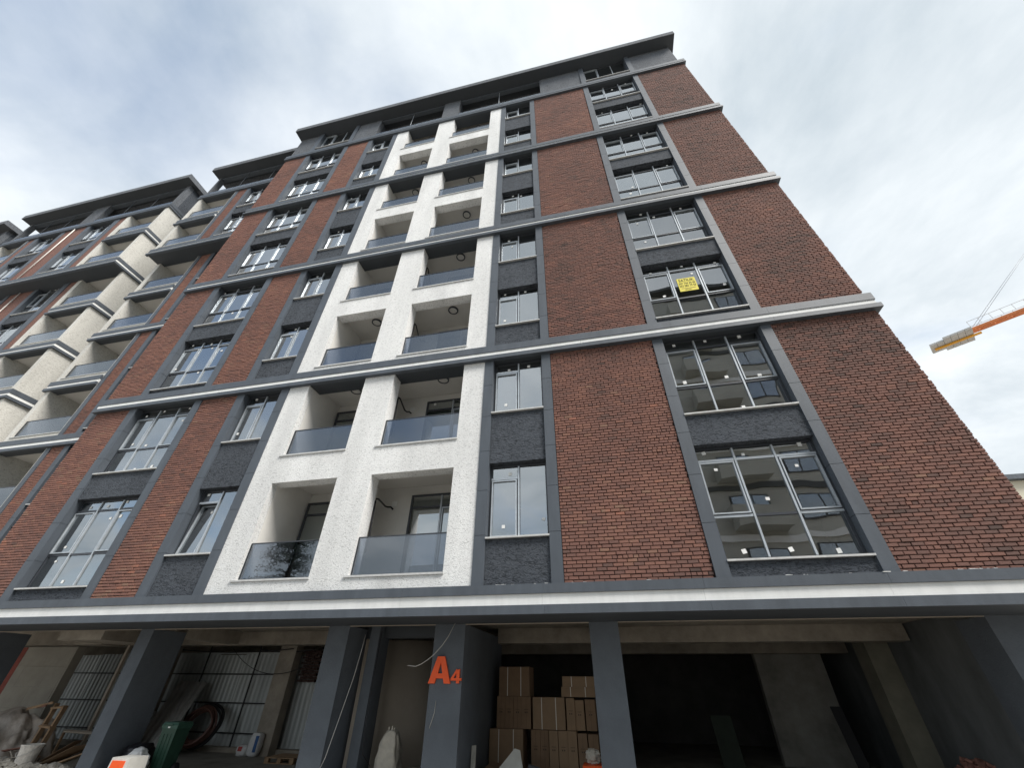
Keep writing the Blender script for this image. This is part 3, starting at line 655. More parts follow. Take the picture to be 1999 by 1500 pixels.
# ------------------------------------------------------------------ podium and open ground floor of the near block
PX0, PX1 = -22.2, 7.70
pc = box('podium_band', (PX0, -0.06, 2.61), (PX1-0.02, 0.30, 3.07), TRIMD, A4)
for nm, a, b, pp, m_ in (('trim_panel', 2.60, 2.742, 0.14, TRIM), ('white_stripe', 2.744, 2.925, 0.075, WHITE), ('trim_panel', 2.927, 3.085, 0.11, TRIM)):
    n = 11; xs = [PX0+(PX1+pp-PX0)*k/n for k in range(n+1)]
    for k in range(n): box(nm, (xs[k]+0.0015, -pp, a), (xs[k+1]-0.0015, -0.058, b), m_, pc)
    box(nm, (PX1-0.021+0.002, -0.057, a), (PX1+pp, 10, b), m_, pc)
box('podium_soffit', (PX0, -0.055, 2.604), (PX1-0.022, 1.14, 2.70), TRIMD, A4)
box('soffit_edge', (PX0, 1.143, 2.588), (PX1-0.022, 1.165, 2.78), BEIGE, A4)
box('ground_floor_ceiling', (PX0, 0.32, 2.79), (PX1-0.03, YB, 2.99), CONC, A4)
def column(x0, x1, y0, y1, z1=2.603, m_=None): return box('column', (x0, y0, 0), (x1, y1, z1), m_ or TRIM, A4)
COLM = mat('column_render', (0.105, 0.120, 0.140), 0.9, var=0.12, vscale=2.5, bump=0.35, bscale=28)
column(-15.55, -15.02, 1.14, 1.95, m_=COLM)
column(-10.36, -9.98, 1.14, 2.05, m_=COLM); column(-5.31, -4.81, 1.14, 1.95, m_=COLM)
column(-4.62, -4.40, 1.75, 2.25, 2.79, m_=COLM)
column(0.32, 0.87, 1.14, 1.75, m_=COLM); column(6.84, 7.62, 1.14, 1.9, m_=COLM)
box('entrance_wall', (-2.84, 1.14, 0), (-2.19, 4.36, 2.603), COLM, A4)
box('entrance_lintel', (-5.30, 1.96, 2.44), (-2.85, 2.2, 2.785), TRIMD, A4)
# rounded beige wall of the entrance
V, Fc = [], []
arc = [(-5.3, 2.75), (-4.7, 2.75)]+[(-4.55+1.05*math.sin(t), 3.85-1.10*math.cos(t)) for t in [R(a) for a in range(0, 95, 9)]]+[(-3.5, 5.5)]
for zz in (0.0, 2.46):
    V += [Vector((a, b, zz)) for a, b in arc]
n = len(arc)
for i in range(n-1): Fc.append((i, i+1, n+i+1, n+i))
V += [Vector((-5.3, 5.5, 0)), Vector((-5.3, 5.5, 2.46))]
Fc += [tuple(range(n, 2*n))+(2*n+1,), (n-1, 2*n, 2*n+1, 2*n-1), (2*n, 0, n, 2*n+1)]
o = mo('curved_wall', V, Fc, BEIGE, A4, smooth=False)
for p in o.data.polygons[:n-1]: p.use_smooth = True
# concrete beams and inner supports
box('ceiling_beam', (PX0, 3.9, 2.47), (-5.35, 4.3, 2.788), CONC, A4)
box('ceiling_beam', (-2.18, 3.9, 2.46), (7.05, 4.3, 2.788), CONC, A4)
for x0, x1, y0 in ((-10.35, -9.99, 2.06), (0.36, 0.83, 1.76)): box('ceiling_beam', (x0, y0, 2.49), (x1, 3.89, 2.787), CONC, A4)
box('ceiling_beam', (PX0, 7.0, 2.40), (7.05, 7.4, 2.786), CONC, A4)
box('ceiling_beam', (-13.2, 1.4, 2.42), (-11.8, 3.0, 2.787), CONC, A4)
box('inner_column', (6.60, 4.95, 0), (7.10, 5.55, 2.785), mat('yellowish_concrete', (0.22, 0.21, 0.165), 0.95, var=0.2, vscale=2), A4)
box('side_wall', (7.11, 1.91, 0), (7.55, YB, 2.785), PLG, A4)
box('rear_wall', (PX0, YB-0.3, 0), (7.1, YB-0.01, 2.785), mat('shaded_rear_wall', (0.09, 0.085, 0.08), 0.95, var=0.3, vscale=1.5), A4)  # darkened so the deep bay's shade is in the wall colour itself
box('stub_wall', (4.62, 7.05, 0), (6.35, 7.3, 2.39), CONCD, A4)
box('inner_column', (-9.17, 4.75, 0), (-8.63, 5.05, 2.785), CONC, A4)
box('inner_column', (-13.35, 4.35, 0), (-12.75, 4.75, 2.785), CONC, A4)
xp_ = px(232, 1309, y=3.30).x
box('shutter_post', (xp_-0.05, 3.26, 0.02), (xp_+0.02, 3.34, 2.44), BEIGE, A4)
box('low_wall', (xp_+0.06, 3.35, 0.02), (xp_+1.6, 3.47, 2.3), BEIGE, A4)
box('concrete_floor', (PX0, 1.0, 0.002), (7.10, YB-0.31, 0.02), CONCD, A4)
box('fence_kerb', (-21, 5.06, 0.021), (-5.4, 5.45, 0.13), CONC, A4)
# pale block wall with recessed joints
for r_ in range(5):
    xe = [-17.6]+[-17.1+c_*0.92+(0.0 if r_ % 2 else -0.3) for c_ in range(3)]+[-14.66]
    for a, b in zip(xe, xe[1:]): box('block', (a, 3.0, 0.021+r_*0.475), (b-0.004, 3.2, 0.021+(r_+1)*0.475-0.005), BLOCKW, A4)
box('primer_patch', (px(36, 1254, y=2.994).x, 2.994, 0.02), (px(63, 1254, y=2.994).x, 2.9985, 2.38), REDP, A4)
box('stair_side_wall', (-14.655, 3.0, 0.02), (-14.6, 3.25, 2.39), BLOCKW, A4)
box('ceiling_beam', (-18, 2.6, 2.41), (-13.3, 3.3, 2.787), CONC, A4)
# brown brick infill above the fence by the column
k = 0
for r_ in range(11):
    for c_ in range(3):
        xx = -8.60+c_*0.20+(0.08 if r_ % 2 else 0)
        box('infill_brick', (xx, 5.1, 1.62+r_*0.072), (xx+0.185, 5.2, 1.62+r_*0.072+0.062), BROWNB, A4)
# wires under the ceiling
def sag(p, q, s, n=14): 
    p, q = Vector(p), Vector(q); return [p.lerp(q, i/n)-Vector((0, 0, s*4*(i/n)*(1-i/n))) for i in range(n+1)]
tube('loose_cable', sag((-13.3, 4.85, 2.46), (-8.7, 4.7, 2.42), 0.10), 0.012, HOSEB, A4)
tube('loose_cable', sag((-11.0, 4.9, 2.44), (-8.2, 4.6, 1.95), 0.35), 0.009, HOSEB, A4)
tube('loose_cable', sag((-10.0, 4.9, 2.42), (-8.0, 4.7, 2.40), 0.06), 0.014, HOSEB, A4)
pts = [px(889, 1217, y=1.0), px(876, 1242, y=0.95), px(864, 1260, y=0.92), px(848, 1278, y=0.9), px(835, 1289, y=0.9), px(822, 1297.5, y=0.9), px(811, 1302, y=0.9), px(796, 1300, y=0.9)]
tube('hanging_cable', pts, 0.008, WIRE, A4)
pts = [px(714, 1240, y=1.2), px(706, 1270, y=1.1), px(690, 1325, y=1.1), px(660, 1410, y=1.1), px(635, 1480, y=1.1), px(620, 1510, y=1.1), Vector((-4.7, 1.1, 0.03))]
tube('hanging_cable', pts, 0.007, WIRE, A4)
tube('hanging_cable', [(-4.35, 1.74, 2.55), (-4.34, 1.70, 1.6), (-4.33, 1.7, 0.9), (-4.30, 1.72, 0.5), (-4.15, 1.8, 0.33)], 0.007, HOSEB, A4)
bx_ = box('junction_box', px(707, 1243, y=1.98)-Vector((0.05, 0.06, 0.09)), px(707, 1243, y=1.98)+Vector((0.06, 0.0, 0.10)), WHITE, A4)
tube('wall_scratch', [px(851, 1369, y=1.133), px(848, 1392, y=1.132), px(843, 1408, y=1.131), px(838, 1423, y=1.133)], 0.006, WIRE, A4)
# render crumbs left along the podium ledge
rn = random.Random(3)
V, Fc = [], []
for i in range(26):
    x = rn.choice((rn.uniform(3.6, 4.0), rn.uniform(4.5, 5.4), rn.uniform(5.9, 6.6), rn.uniform(-2, 2))); s = rn.uniform(0.008, 0.022)
    k = len(V); V += obv((x, -0.10+rn.uniform(-0.005, 0.03), 3.088), (s*rn.uniform(1, 3), s*0.3, 0), (-s*0.2, s*0.6, 0), (0, 0, 0.004)); Fc += [tuple(j+k for j in f) for f in BF]
stuff(mo('render_crumbs', V, Fc, WHITE, A4))

# ------------------------------------------------------------------ A4 sign
sg = thing('number_sign', (-2.53, 1.13, 1.6), 'orange block letters A4 fixed on the grey entrance pillar', 'sign')
def lt(P, sx=1.0): return P
A_out = [(0, 0), (0.30, 0), (0.36, 0.17), (0.64, 0.17), (0.70, 0), (1, 0), (0.685, 1), (0.315, 1)]
def letter(name, polys, ox, oz, sx, sz, parent):
    V, Fc = [], []
    for P in polys:
        k = len(V); n = len(P)
        V += [(ox+p[0]*sx, 1.10, oz+p[1]*sz) for p in P]+[(ox+p[0]*sx, 1.138, oz+p[1]*sz) for p in P]
        Fc += [tuple(range(k, k+n)), tuple(range(k+2*n-1, k+n-1, -1))]+[(k+i, k+n+i, k+n+(i+1) % n, k+(i+1) % n) for i in range(n)]
    return mo(name, V, Fc, ORG, parent)
letter('letter', [[(0, 0), (0.285, 0), (0.345, 0.185), (0.40, 0.365), (0.505, 0.77), (0.505, 1), (0.335, 1)], [(0.715, 0), (1, 0), (0.665, 1), (0.505, 1), (0.505, 0.77), (0.61, 0.365), (0.655, 0.185)], [(0.345, 0.185), (0.655, 0.185), (0.61, 0.365), (0.40, 0.365)]], -2.862, 1.615, 0.455, 0.435, sg)
letter('digit', [[(0.52, 0), (0.80, 0), (0.80, 1), (0.52, 0.92)], [(0, 0.19), (0.52, 0.19), (0.52, 0.37), (0.25, 0.37), (0, 0.34)], [(0, 0.34), (0.25, 0.37), (0.52, 0.74), (0.52, 0.92), (0.55, 1.0), (0.50, 1.0)], [(0.80, 0.19), (1, 0.19), (1, 0.37), (0.80, 0.37)]], -2.405, 1.62, 0.215, 0.225, sg)

# ------------------------------------------------------------------ yellow for-sale sheet behind the glass
p0 = px(1342, 554, y=0.19)
sh = thing('sale_notice', (p0.x, 0.185, p0.z-0.25), 'yellow SATILIK for-sale sheet taped inside a right-hand window above the second band', 'sign')
zc0 = p0.z; xw, zh = 0.245, 0.27
box('sheet', (p0.x-xw, 0.205, zc0-zh), (p0.x+xw, 0.209, zc0+zh), YEL, sh)
def text(s, cxx, cz, size, wid, parent, name='lettering'):
    cu = bpy.data.curves.new(name, 'FONT'); cu.body = s; cu.size = size; cu.align_x = 'CENTER'; cu.align_y = 'CENTER'; cu.extrude = 0.001; cu.offset = 0.0
    t = bpy.data.objects.new(name, cu); COL.objects.link(t); dg = bpy.context.evaluated_depsgraph_get()
    me = bpy.data.meshes.new_from_object(t.evaluated_get(dg)); bpy.data.objects.remove(t)
    xs_ = [v.co.x for v in me.vertices]; k_ = wid/(max(xs_)-min(xs_))
    me.materials.clear(); me.materials.append(INK)
    o = bpy.data.objects.new(name, me); link(o, parent, Vector((cxx, 0.2025, cz))); o.rotation_euler = (R(90), 0, 0); o.scale = (k_, 1, 1)
    return o
text('SATILIK', p0.x, zc0+0.175, 0.15, 0.40, sh); text('547 744 44 45', p0.x, zc0+0.05, 0.115, 0.43, sh); text('552 582 79 53', p0.x, zc0-0.06, 0.115, 0.43, sh)
box('rule_line', (p0.x-0.19, 0.2025, zc0-0.165), (p0.x+0.19, 0.204, zc0-0.15), WOOD, sh); text('EMLAK', p0.x-0.02, zc0-0.215, 0.05, 0.16, sh)

# ------------------------------------------------------------------ corrugated fence in the open ground floor
def corrugated(name, x0, x1, y, z0, z1, parent, pitch=0.16, d=0.018, ph=0):
    V, Fc = [], []; n = int((x1-x0)/pitch*4)+1
    for i in range(n+1):
        x = x0+(x1-x0)*i/n; q = (i+ph) % 4; yy = y+(0 if q in (0, 1) else d)
        V += [Vector((x, yy, z0)), Vector((x, yy, z1)), Vector((x, yy+0.004, z0)), Vector((x, yy+0.004, z1))]
    for i in range(n):
        a = 4*i; Fc += [(a, a+4, a+5, a+1), (a+2, a+3, a+7, a+6), (a+1, a+5, a+7, a+3), (a, a+2, a+6, a+4)]
    return mo(name, V, Fc, CORR, parent)
fe = thing('sheet_fence', (-13, 5.25, 0.13), 'corrugated metal sheet fence on black bars behind the left ground-floor bays', 'fence')
xx = -20.4; i = 0
while xx < -5.6:
    corrugated('corrugated_sheet', xx, xx+0.965, 5.30+0.006*(i % 2), 0.132, 2.30+0.03*(i % 3) if xx < -8.7 or xx > -8 else 1.6, fe, ph=i % 2); xx += 0.96; i += 1
for zz in (0.42, 1.10, 1.80): box('rail_bar', (-20.4, 5.22, zz-0.016), (-9.25, 5.262, zz+0.016), STEEL, fe)
box('top_rail', (-13.5, 5.215, 2.32), (-9.3, 5.262, 2.36), CORR, fe)
for xv in (-17.6, -15.1, -12.1, -10.25, -9.3): box('upright_bar', (xv-0.016, 5.18, 0.13), (xv+0.016, 5.215, 2.62), STEEL, fe)

# leaning corrugated panels
def leaning(label, TL, TR, BL, BR, m_, n=20, d=0.035):
    k = lambda T, B: B+(B-T)*((B.z-0.03)/(T.z-B.z))
    BL, BR = k(TL, BL), k(TR, BR)
    nrm = (TR-TL).cross(TL-BL).normalized()
    if nrm.y > 0: nrm = -nrm
    V, Fc = [], []
    for i in range(n+1):
        off = nrm*(d if (i % 4) in (0, 1) else 0.0); t = i/n
        for a, b in ((BL, BR), (TL, TR)): V += [a.lerp(b, t)+off, a.lerp(b, t)+off-nrm*0.006]
    for i in range(n):
        a = 4*i; Fc += [(a, a+4, a+6, a+2), (a+1, a+3, a+7, a+5), (a+2, a+6, a+7, a+3), (a, a+1, a+5, a+4)]
    return tag(mo('corrugated_panel', V, Fc, m_), label, 'metal panel')
leaning('wide grey corrugated panel leaning on the fence behind the green bin', px(354, 1331, y=5.05), px(406, 1334, y=5.05), px(264, 1455, y=3.8), px(322, 1455, y=3.8), mat('grey_panel', (0.42, 0.42, 0.41), 0.7, var=0.15, vscale=3))
leaning('narrow shiny corrugated panel leaning left of the wide grey one', px(291, 1393, y=4.6), px(312, 1390, y=4.6), px(272, 1432, y=4.2), px(296, 1430, y=4.2), CORR, n=8)

# coil of hose
hc = thing('hose_coil', (-11.0, 4.62, 0.13), 'large coil of brown and black hose standing against the corrugated fence', 'hose')
for i, (rr, m_, dy) in enumerate(((0.52, HOSEB, 0.12), (0.49, HOSEB, 0.05), (0.47, HOSE, -0.02), (0.44, HOSE, -0.07), (0.41, HOSE, 0.02), (0.48, HOSEB, 0.18), (0.38, HOSE, -0.05), (0.455, HOSE, 0.10), (0.43, HOSE, -0.13), (0.35, HOSE, 0.03))):
    P = [(-11.02+rr*1.10*math.cos(t)+0.02*math.sin(3*t+i), 4.66+dy+0.26*math.sin(t)*rr+0.015*math.sin(2*t+i), 0.60+rr*0.92*math.sin(t)) for t in [2*math.pi*q/40 for q in range(40)]]
    tube('hose_loop', P, 0.030 if i != 0 else 0.036, m_, hc, closed=True)

# green wheelie bin
BX, BY = -8.86, 1.75
gb = thing('wheelie_bin', (BX, BY, 0.02), 'green plastic wheelie bin beside the grey column on the left', 'bin')
def taper(name, c, w0, d0, w1, d1, z0, z1, m_, parent):
    V = [Vector((c[0]+sx*ww, c[1]+sy*dd, z)) for (ww, dd, z) in ((w0, d0, z0), (w1, d1, z1)) for sx, sy in ((-1, -1), (1, -1), (1, 1), (-1, 1))]
    return mo(name, V, BF, m_, parent)
taper('bin_body', (BX, BY), 0.15, 0.15, 0.185, 0.18, 0.07, 0.78, GREEN, gb)
taper('bin_rim', (BX, BY), 0.20, 0.195, 0.205, 0.20, 0.782, 0.84, GREENL, gb)
li = taper('lid', (BX, BY), 0.21, 0.205, 0.185, 0.175, 0.842, 0.89, GREENL, gb); box('lid_handle', (BX-0.08, BY-0.225, 0.85), (BX+0.08, BY-0.207, 0.87), GREENL, li)
box('rim_label', (BX-0.03, BY-0.204, 0.795), (BX+0.02, BY-0.199, 0.82), STICK, gb)
tube('bin_handle', [(BX-0.15, BY+0.225, 0.86), (BX+0.15, BY+0.225, 0.86)], 0.015, GREENL, gb)
for sx in (-1, 1): tube('wheel', [(BX+sx*0.16, BY+0.15, 0.12), (BX+sx*0.205, BY+0.15, 0.12)], 0.10, HOSEB, gb, n=16)
for sx in (-0.09, 0, 0.09): mo('bin_rib', [(BX+sx-0.01, BY-0.162, 0.15), (BX+sx+0.01, BY-0.162, 0.15), (BX+sx+0.01, BY-0.14, 0.15), (BX+sx-0.01, BY-0.14, 0.15), (BX+sx-0.01, BY-0.186, 0.70), (BX+sx+0.01, BY-0.186, 0.70), (BX+sx+0.01, BY-0.16, 0.70), (BX+sx-0.01, BY-0.16, 0.70)], BF, GREEN, gb)
# white and orange site machine
MX, MY = -8.42, 0.52
mc = thing('site_machine', (MX, MY, 0), 'white site machine with an orange front panel in front of the grey column', 'machine')
bo = taper('housing', (MX, MY), 0.22, 0.22, 0.20, 0.19, 0.02, 0.46, mat('machine_white', (0.60, 0.59, 0.55), 0.5, var=0.1, vscale=6), mc)
V = [Vector((MX-0.16, MY-0.232, 0.10)), Vector((MX+0.13, MY-0.232, 0.10)), Vector((MX+0.13, MY-0.205, 0.42)), Vector((MX-0.16, MY-0.205, 0.42))]
mo('orange_panel', V+[v+Vector((0, 0.03, 0)) for v in V], [(0, 1, 2, 3), (7, 6, 5, 4), (0, 4, 5, 1), (1, 5, 6, 2), (2, 6, 7, 3), (3, 7, 4, 0)], ORG, mc)
for sx in (-0.15, 0.15): box('foot', (MX+sx-0.04, MY-0.2, 0.0), (MX+sx+0.04, MY+0.2, 0.02), STEEL, mc)
tag(blob('plastic_sack', (-9.12, 1.32, 0.25), (0.22, 0.2, 0.25), WSACK, seed=4, amp=0.22, top=0.6, freq=3.4, nu=30, nv=20), 'white crumpled plastic sack wedged left of the green bin', 'sack')
tag(blob('refuse_bag', (-9.62, 1.75, 0.26), (0.28, 0.26, 0.26), BLKB, seed=9, amp=0.24, freq=3.2, nu=30, nv=20), 'black refuse bag at the foot of the grey column by the bin', 'bag')
# cement bags, pallet on floor
cb_ = blob('cement_bag', (-8.98, 4.62, 0.27), (0.16, 0.11, 0.25), WSACK, seed=2, amp=0.08, sq=0.5); tag(cb_, 'white and blue cement bag standing at the foot of the raw concrete column', 'bag')
mo('blue_print', [(-8.94, 4.498, 0.12), (-8.86, 4.505, 0.12), (-8.86, 4.505, 0.45), (-8.94, 4.498, 0.45), (-8.94, 4.52, 0.12), (-8.86, 4.525, 0.12), (-8.86, 4.525, 0.45), (-8.94, 4.52, 0.45)], BF, BLUEB, cb_)
cb2 = blob('cement_bag', (-9.33, 4.66, 0.13), (0.17, 0.12, 0.12), WSACK, seed=3, amp=0.1, sq=0.55); tag(cb2, 'low slumped bag with a red print beside the upright cement bag', 'bag')
mo('red_print', [(-9.42, 4.530, 0.13), (-9.30, 4.530, 0.13), (-9.30, 4.540, 0.22), (-9.42, 4.540, 0.22), (-9.42, 4.56, 0.13), (-9.30, 4.56, 0.13), (-9.30, 4.56, 0.22), (-9.42, 4.56, 0.22)], BF, REDB, cb2)
def pallet(name, x0, y0, z0, label):
    t = thing(name, (x0+0.4, y0+0.3, z0), label, 'pallet')
    for i in range(5): box('deck_board', (x0, y0+i*0.15, z0+0.10), (x0+0.8, y0+i*0.15+0.10, z0+0.12), WOOD, t)
    for i in range(3):
        for j in range(2): box('block', (x0+i*0.345, y0+j*0.55+0.01, z0+0.02), (x0+i*0.345+0.11, y0+j*0.55+0.10, z0+0.098), WOOD, t)
    for j in range(2): box('bottom_board', (x0, y0+j*0.55+0.005, z0), (x0+0.8, y0+j*0.55+0.105, z0+0.018), WOOD, t)
pallet('pallet', -7.95, 3.75, 0.022, 'low wooden pallet on the concrete floor beside the middle grey column')

# ---- debris in the leftmost bay
def cloth(name, cx_, cy_, rx, ry, h, m_, seed, label, cat):
    V, Fc = [], []; nu, nv = 96, 34
    for j in range(nv+1):
        t = j/nv
        for i in range(nu):
            th = 2*math.pi*i/nu
            fold = 1+0.13*abs(math.sin(5.5*th+seed+2*t))*t+0.07*math.sin(17*th+2*seed+3*t)*t+0.16*noise.noise(Vector((math.cos(th)*1.5, math.sin(th)*1.5, t*2+seed)))+0.12*abs(noise.noise(Vector((math.cos(th)*5, math.sin(th)*5, t*6+seed))))
            rr = (0.25+0.75*t**0.75)*fold
            zz = h*(1-t**1.6)*(1-0.28*abs(noise.noise(Vector((math.cos(th)*5*t, math.sin(th)*5*t, seed))))+0.22*noise.noise(Vector((math.cos(th)*2*t, math.sin(th)*2*t, seed*2.0)))) + 0.03*math.sin(9*th+4*t+seed)*t*(1-t)*3
            V.append(Vector((cx_+rx*rr*math.cos(th)*min(1, t*3+0.001), cy_+ry*rr*math.sin(th)*min(1, t*3+0.001), max(0.004, zz))))
    for j in range(nv):
        for i in range(nu):
            a, b = j*nu+i, j*nu+(i+1) % nu; Fc.append((a, b, b+nu, a+nu)) if j else Fc.append((a, b, b+nu, a+nu))
    return tag(mo(name, V, Fc, m_, smooth=True), label, cat)
cloth('tarpaulin', -13.95, 2.15, 1.15, 0.65, 1.02, TARP, 1.0, 'heap of site material under a dusty brown grey tarpaulin at the left edge', 'tarpaulin')
cloth('plastic_sheet', -13.9, 1.45, 0.55, 0.30, 0.86, TARPW, 3.3, 'crumpled pale plastic sheet draped in front of the tarpaulin heap', 'plastic sheet')
def planks(name, L_, label, cat):
    lo = min(min(a[2], b[2]) for a, b, *_ in L_); t = thing(name, (L_[0][0][0], L_[0][0][1], max(0, lo)), label, cat)
    for a, b, w_, h_, m_ in L_: beam('plank', a, b, w_, h_, m_, t, up=(0, 1, 0.2))
    return t
planks('wooden_frame', [((-12.95, 1.95, 0.02), (-12.95, 2.05, 1.14), 0.05, 0.10, WOOD), ((-12.62, 1.92, 0.02), (-12.66, 2.05, 1.10), 0.05, 0.10, WOOD), ((-12.97, 1.90, 0.34), (-12.60, 1.90, 0.40), 0.05, 0.09, WOODR), ((-12.98, 1.96, 0.72), (-12.62, 1.96, 0.70), 0.04, 0.09, WOOD), ((-12.98, 2.0, 1.05), (-12.60, 2.0, 1.08), 0.04, 0.08, WOOD)], 'upright broken wooden frame standing right of the tarpaulin heap', 'frame')
planks('scrap_lath', [((-13.75, 2.0, 1.02), (-12.9, 1.9, 1.16), 0.05, 0.03, WOOD)], 'splintered lath lying on top of the tarpaulin heap', 'wood')
planks('scrap_lath', [((-13.6, 2.1, 1.05), (-13.0, 1.85, 1.10), 0.04, 0.03, WOODR)], 'short red-brown lath lying on the tarpaulin beside the longer lath', 'wood')
planks('scrap_board', [((-12.5, 2.2, 0.62), (-11.75, 2.6, 0.56), 0.03, 0.09, BEIGE), ((-11.80, 2.55, 0.02), (-11.80, 2.55, 0.52), 0.03, 0.05, WOOD), ((-12.48, 2.2, 0.02), (-12.48, 2.2, 0.6), 0.03, 0.05, WOOD)], 'pale trestle board behind the wooden frame in the left bay', 'board')
rs = random.Random(44); BT = []
for k in range(8):
    a = Vector((rs.uniform(-13.4, -11.1), rs.uniform(1.05, 1.9), rs.uniform(0.16, 0.3))); th = rs.uniform(0, 3.1); ln = rs.uniform(0.35, 0.9)
    BT.append(beam('scrap_batten', a, a+Vector((math.cos(th)*ln, math.sin(th)*ln*0.5, rs.uniform(-0.06, 0.22))), rs.uniform(0.03, 0.07), 0.02, rs.choice((WOOD, WOODR, BEIGE, CARD)), None, up=(0, 0.3, 1)))
BT.sort(key=lambda o: proj(o.location)[0])
for o, w_ in zip(BT, ('leftmost', 'second from left', 'third from left', 'fourth from left', 'fifth from left', 'sixth from left', 'seventh from left', 'rightmost')):
    tag(o, w_+' of the loose scrap battens on the pale rubble in the left bay', 'wood', 'scrap battens strewn over the rubble')
def sheet(name, P, th, m_, label, cat, parent=None):
    P = [Vector(p) for p in P]; n = (P[1]-P[0]).cross(P[3]-P[0]).normalized()*th
    o = mo(name, [p for p in P]+[p+n for p in P], [(0, 1, 2, 3), (7, 6, 5, 4), (0, 4, 5, 1), (1, 5, 6, 2), (2, 6, 7, 3), (3, 7, 4, 0)], m_, parent)
    return tag(o, label, cat) if label else o
cb = thing('open_carton', (-11.4, 1.65, 0.02), 'torn open cardboard carton lying right of the paint bucket', 'carton')
sheet('flap', [(-11.75, 1.35, 0.10), (-11.25, 1.60, 0.42), (-11.05, 1.95, 0.45), (-11.65, 1.8, 0.16)], 0.006, CARD, None, None, cb)
sheet('flap', [(-11.85, 1.4, 0.12), (-11.40, 1.7, 0.50), (-11.42, 1.9, 0.50), (-11.9, 1.7, 0.12)], 0.006, CARD2, None, None, cb)
sheet('flap', [(-11.7, 1.35, 0.04), (-11.1, 1.5, 0.24), (-11.2, 1.9, 0.26), (-11.8, 1.85, 0.04)], 0.006, CARD, None, None, cb)
# bucket
bk = thing('paint_bucket', (-12.05, 1.35, 0.0), 'dirty white paint bucket standing in the rubble of the left bay', 'bucket')
n = 24; V = []
for rr, zz in ((0.155, 0.10), (0.19, 0.44), (0.20, 0.44), (0.20, 0.465), (0.185, 0.465), (0.15, 0.12)): V += [Vector((-12.05+rr*math.cos(2*math.pi*i/n), 1.35+rr*math.sin(2*math.pi*i/n), zz)) for i in range(n)]
Fc = [(k*n+i, k*n+(i+1) % n, (k+1)*n+(i+1) % n, (k+1)*n+i) for k in range(5) for i in range(n)]+[tuple(range(n))[::-1], tuple(range(5*n, 6*n))]
mo('bucket_body', V, Fc, mat('dirty_white_plastic', (0.62, 0.58, 0.53), 0.6, var=0.3, vscale=14), bk)
tube('bucket_handle', [(-12.05+0.2*math.cos(t), 1.35-0.205*abs(math.sin(t)), 0.43-0.15*math.sin(t)) for t in [math.pi*i/12 for i in range(13)]], 0.005, WIRE, bk)
def rubble(name, spots, m_, seed, label, cat):
    rn = random.Random(seed); V, Fc = [], []
    for cx_, cy_, rx, ry, h, cnt in spots:
        for i in range(cnt):
            a = rn.uniform(0, 2*math.pi); q = math.sqrt(rn.random()); s = rn.choice((0.012, 0.02, 0.03, 0.05))*rn.uniform(0.7, 1.4)
            hz = h*(1-q)**0.8
            c = Vector((cx_+rx*q*math.cos(a), cy_+ry*q*math.sin(a), max(0.01, rn.uniform(0.6, 1.0)*hz)))
            M = Matrix.Rotation(rn.uniform(0, 3), 3, 'Z') @ Matrix.Rotation(rn.uniform(-0.6, 0.6), 3, 'X') @ Matrix.Rotation(rn.uniform(-0.6, 0.6), 3, 'Y')
            k = len(V); vs_ = obv((0, 0, 0), (s*rn.uniform(0.8, 1.7), 0, 0), (0, s, 0), (0, 0, s*rn.uniform(0.4, 0.9)))
            V += [c+M @ (v*rn.uniform(0.8, 1.15)) for v in vs_]; Fc += [tuple(j+k for j in f) for f in BF]
    o = mo(name, V, Fc, m_); stuff(o); return tag(o, label, cat)
rubble('rubble', [(-12.4, 1.25, 1.5, 0.5, 0.20, 900), (-11.2, 1.3, 0.7, 0.4, 0.18, 400), (-13.6, 1.2, 0.8, 0.35, 0.20, 300)], RUBB, 5, 'pale plaster rubble spread over the floor of the leftmost bay', 'rubble')
mb = []
rubble('rubble_heap', [(7.0, 3.6, 0.75, 1.2, 0.62, 1500)], RUBR, 8, 'heap of broken pinkish brick against the grey wall at lower right', 'rubble')
blob('heap_core', (7.0, 3.75, 0.05), (0.62, 0.95, 0.42), RUBR, bpy.data.objects['rubble_heap'], seed=5, amp=0.12, sq=1.0)

# ---- entrance: sack
sk = blob('rubble_sack', (-3.88, 2.02, 0.42), (0.23, 0.18, 0.44), SACK, seed=6, amp=0.16, sq=0.62, top=0.72, nu=40, nv=30, freq=3.0)
tag(sk, 'tall off-white woven sack standing in the entrance beside the curved beige wall', 'sack')
for dx in (-0.05, 0.02, 0.07): box('sack_tie', (-3.90+dx-0.014, 1.99, 0.80), (-3.90+dx+0.014, 2.03, 0.93-abs(dx)*0.6), SACK, sk)
stp = tag(box('entrance_step', (-3.9, 3.0, 0.021), (-2.86, 3.9, 0.19), CONC), 'pale concrete step at the back of the entrance', 'step')

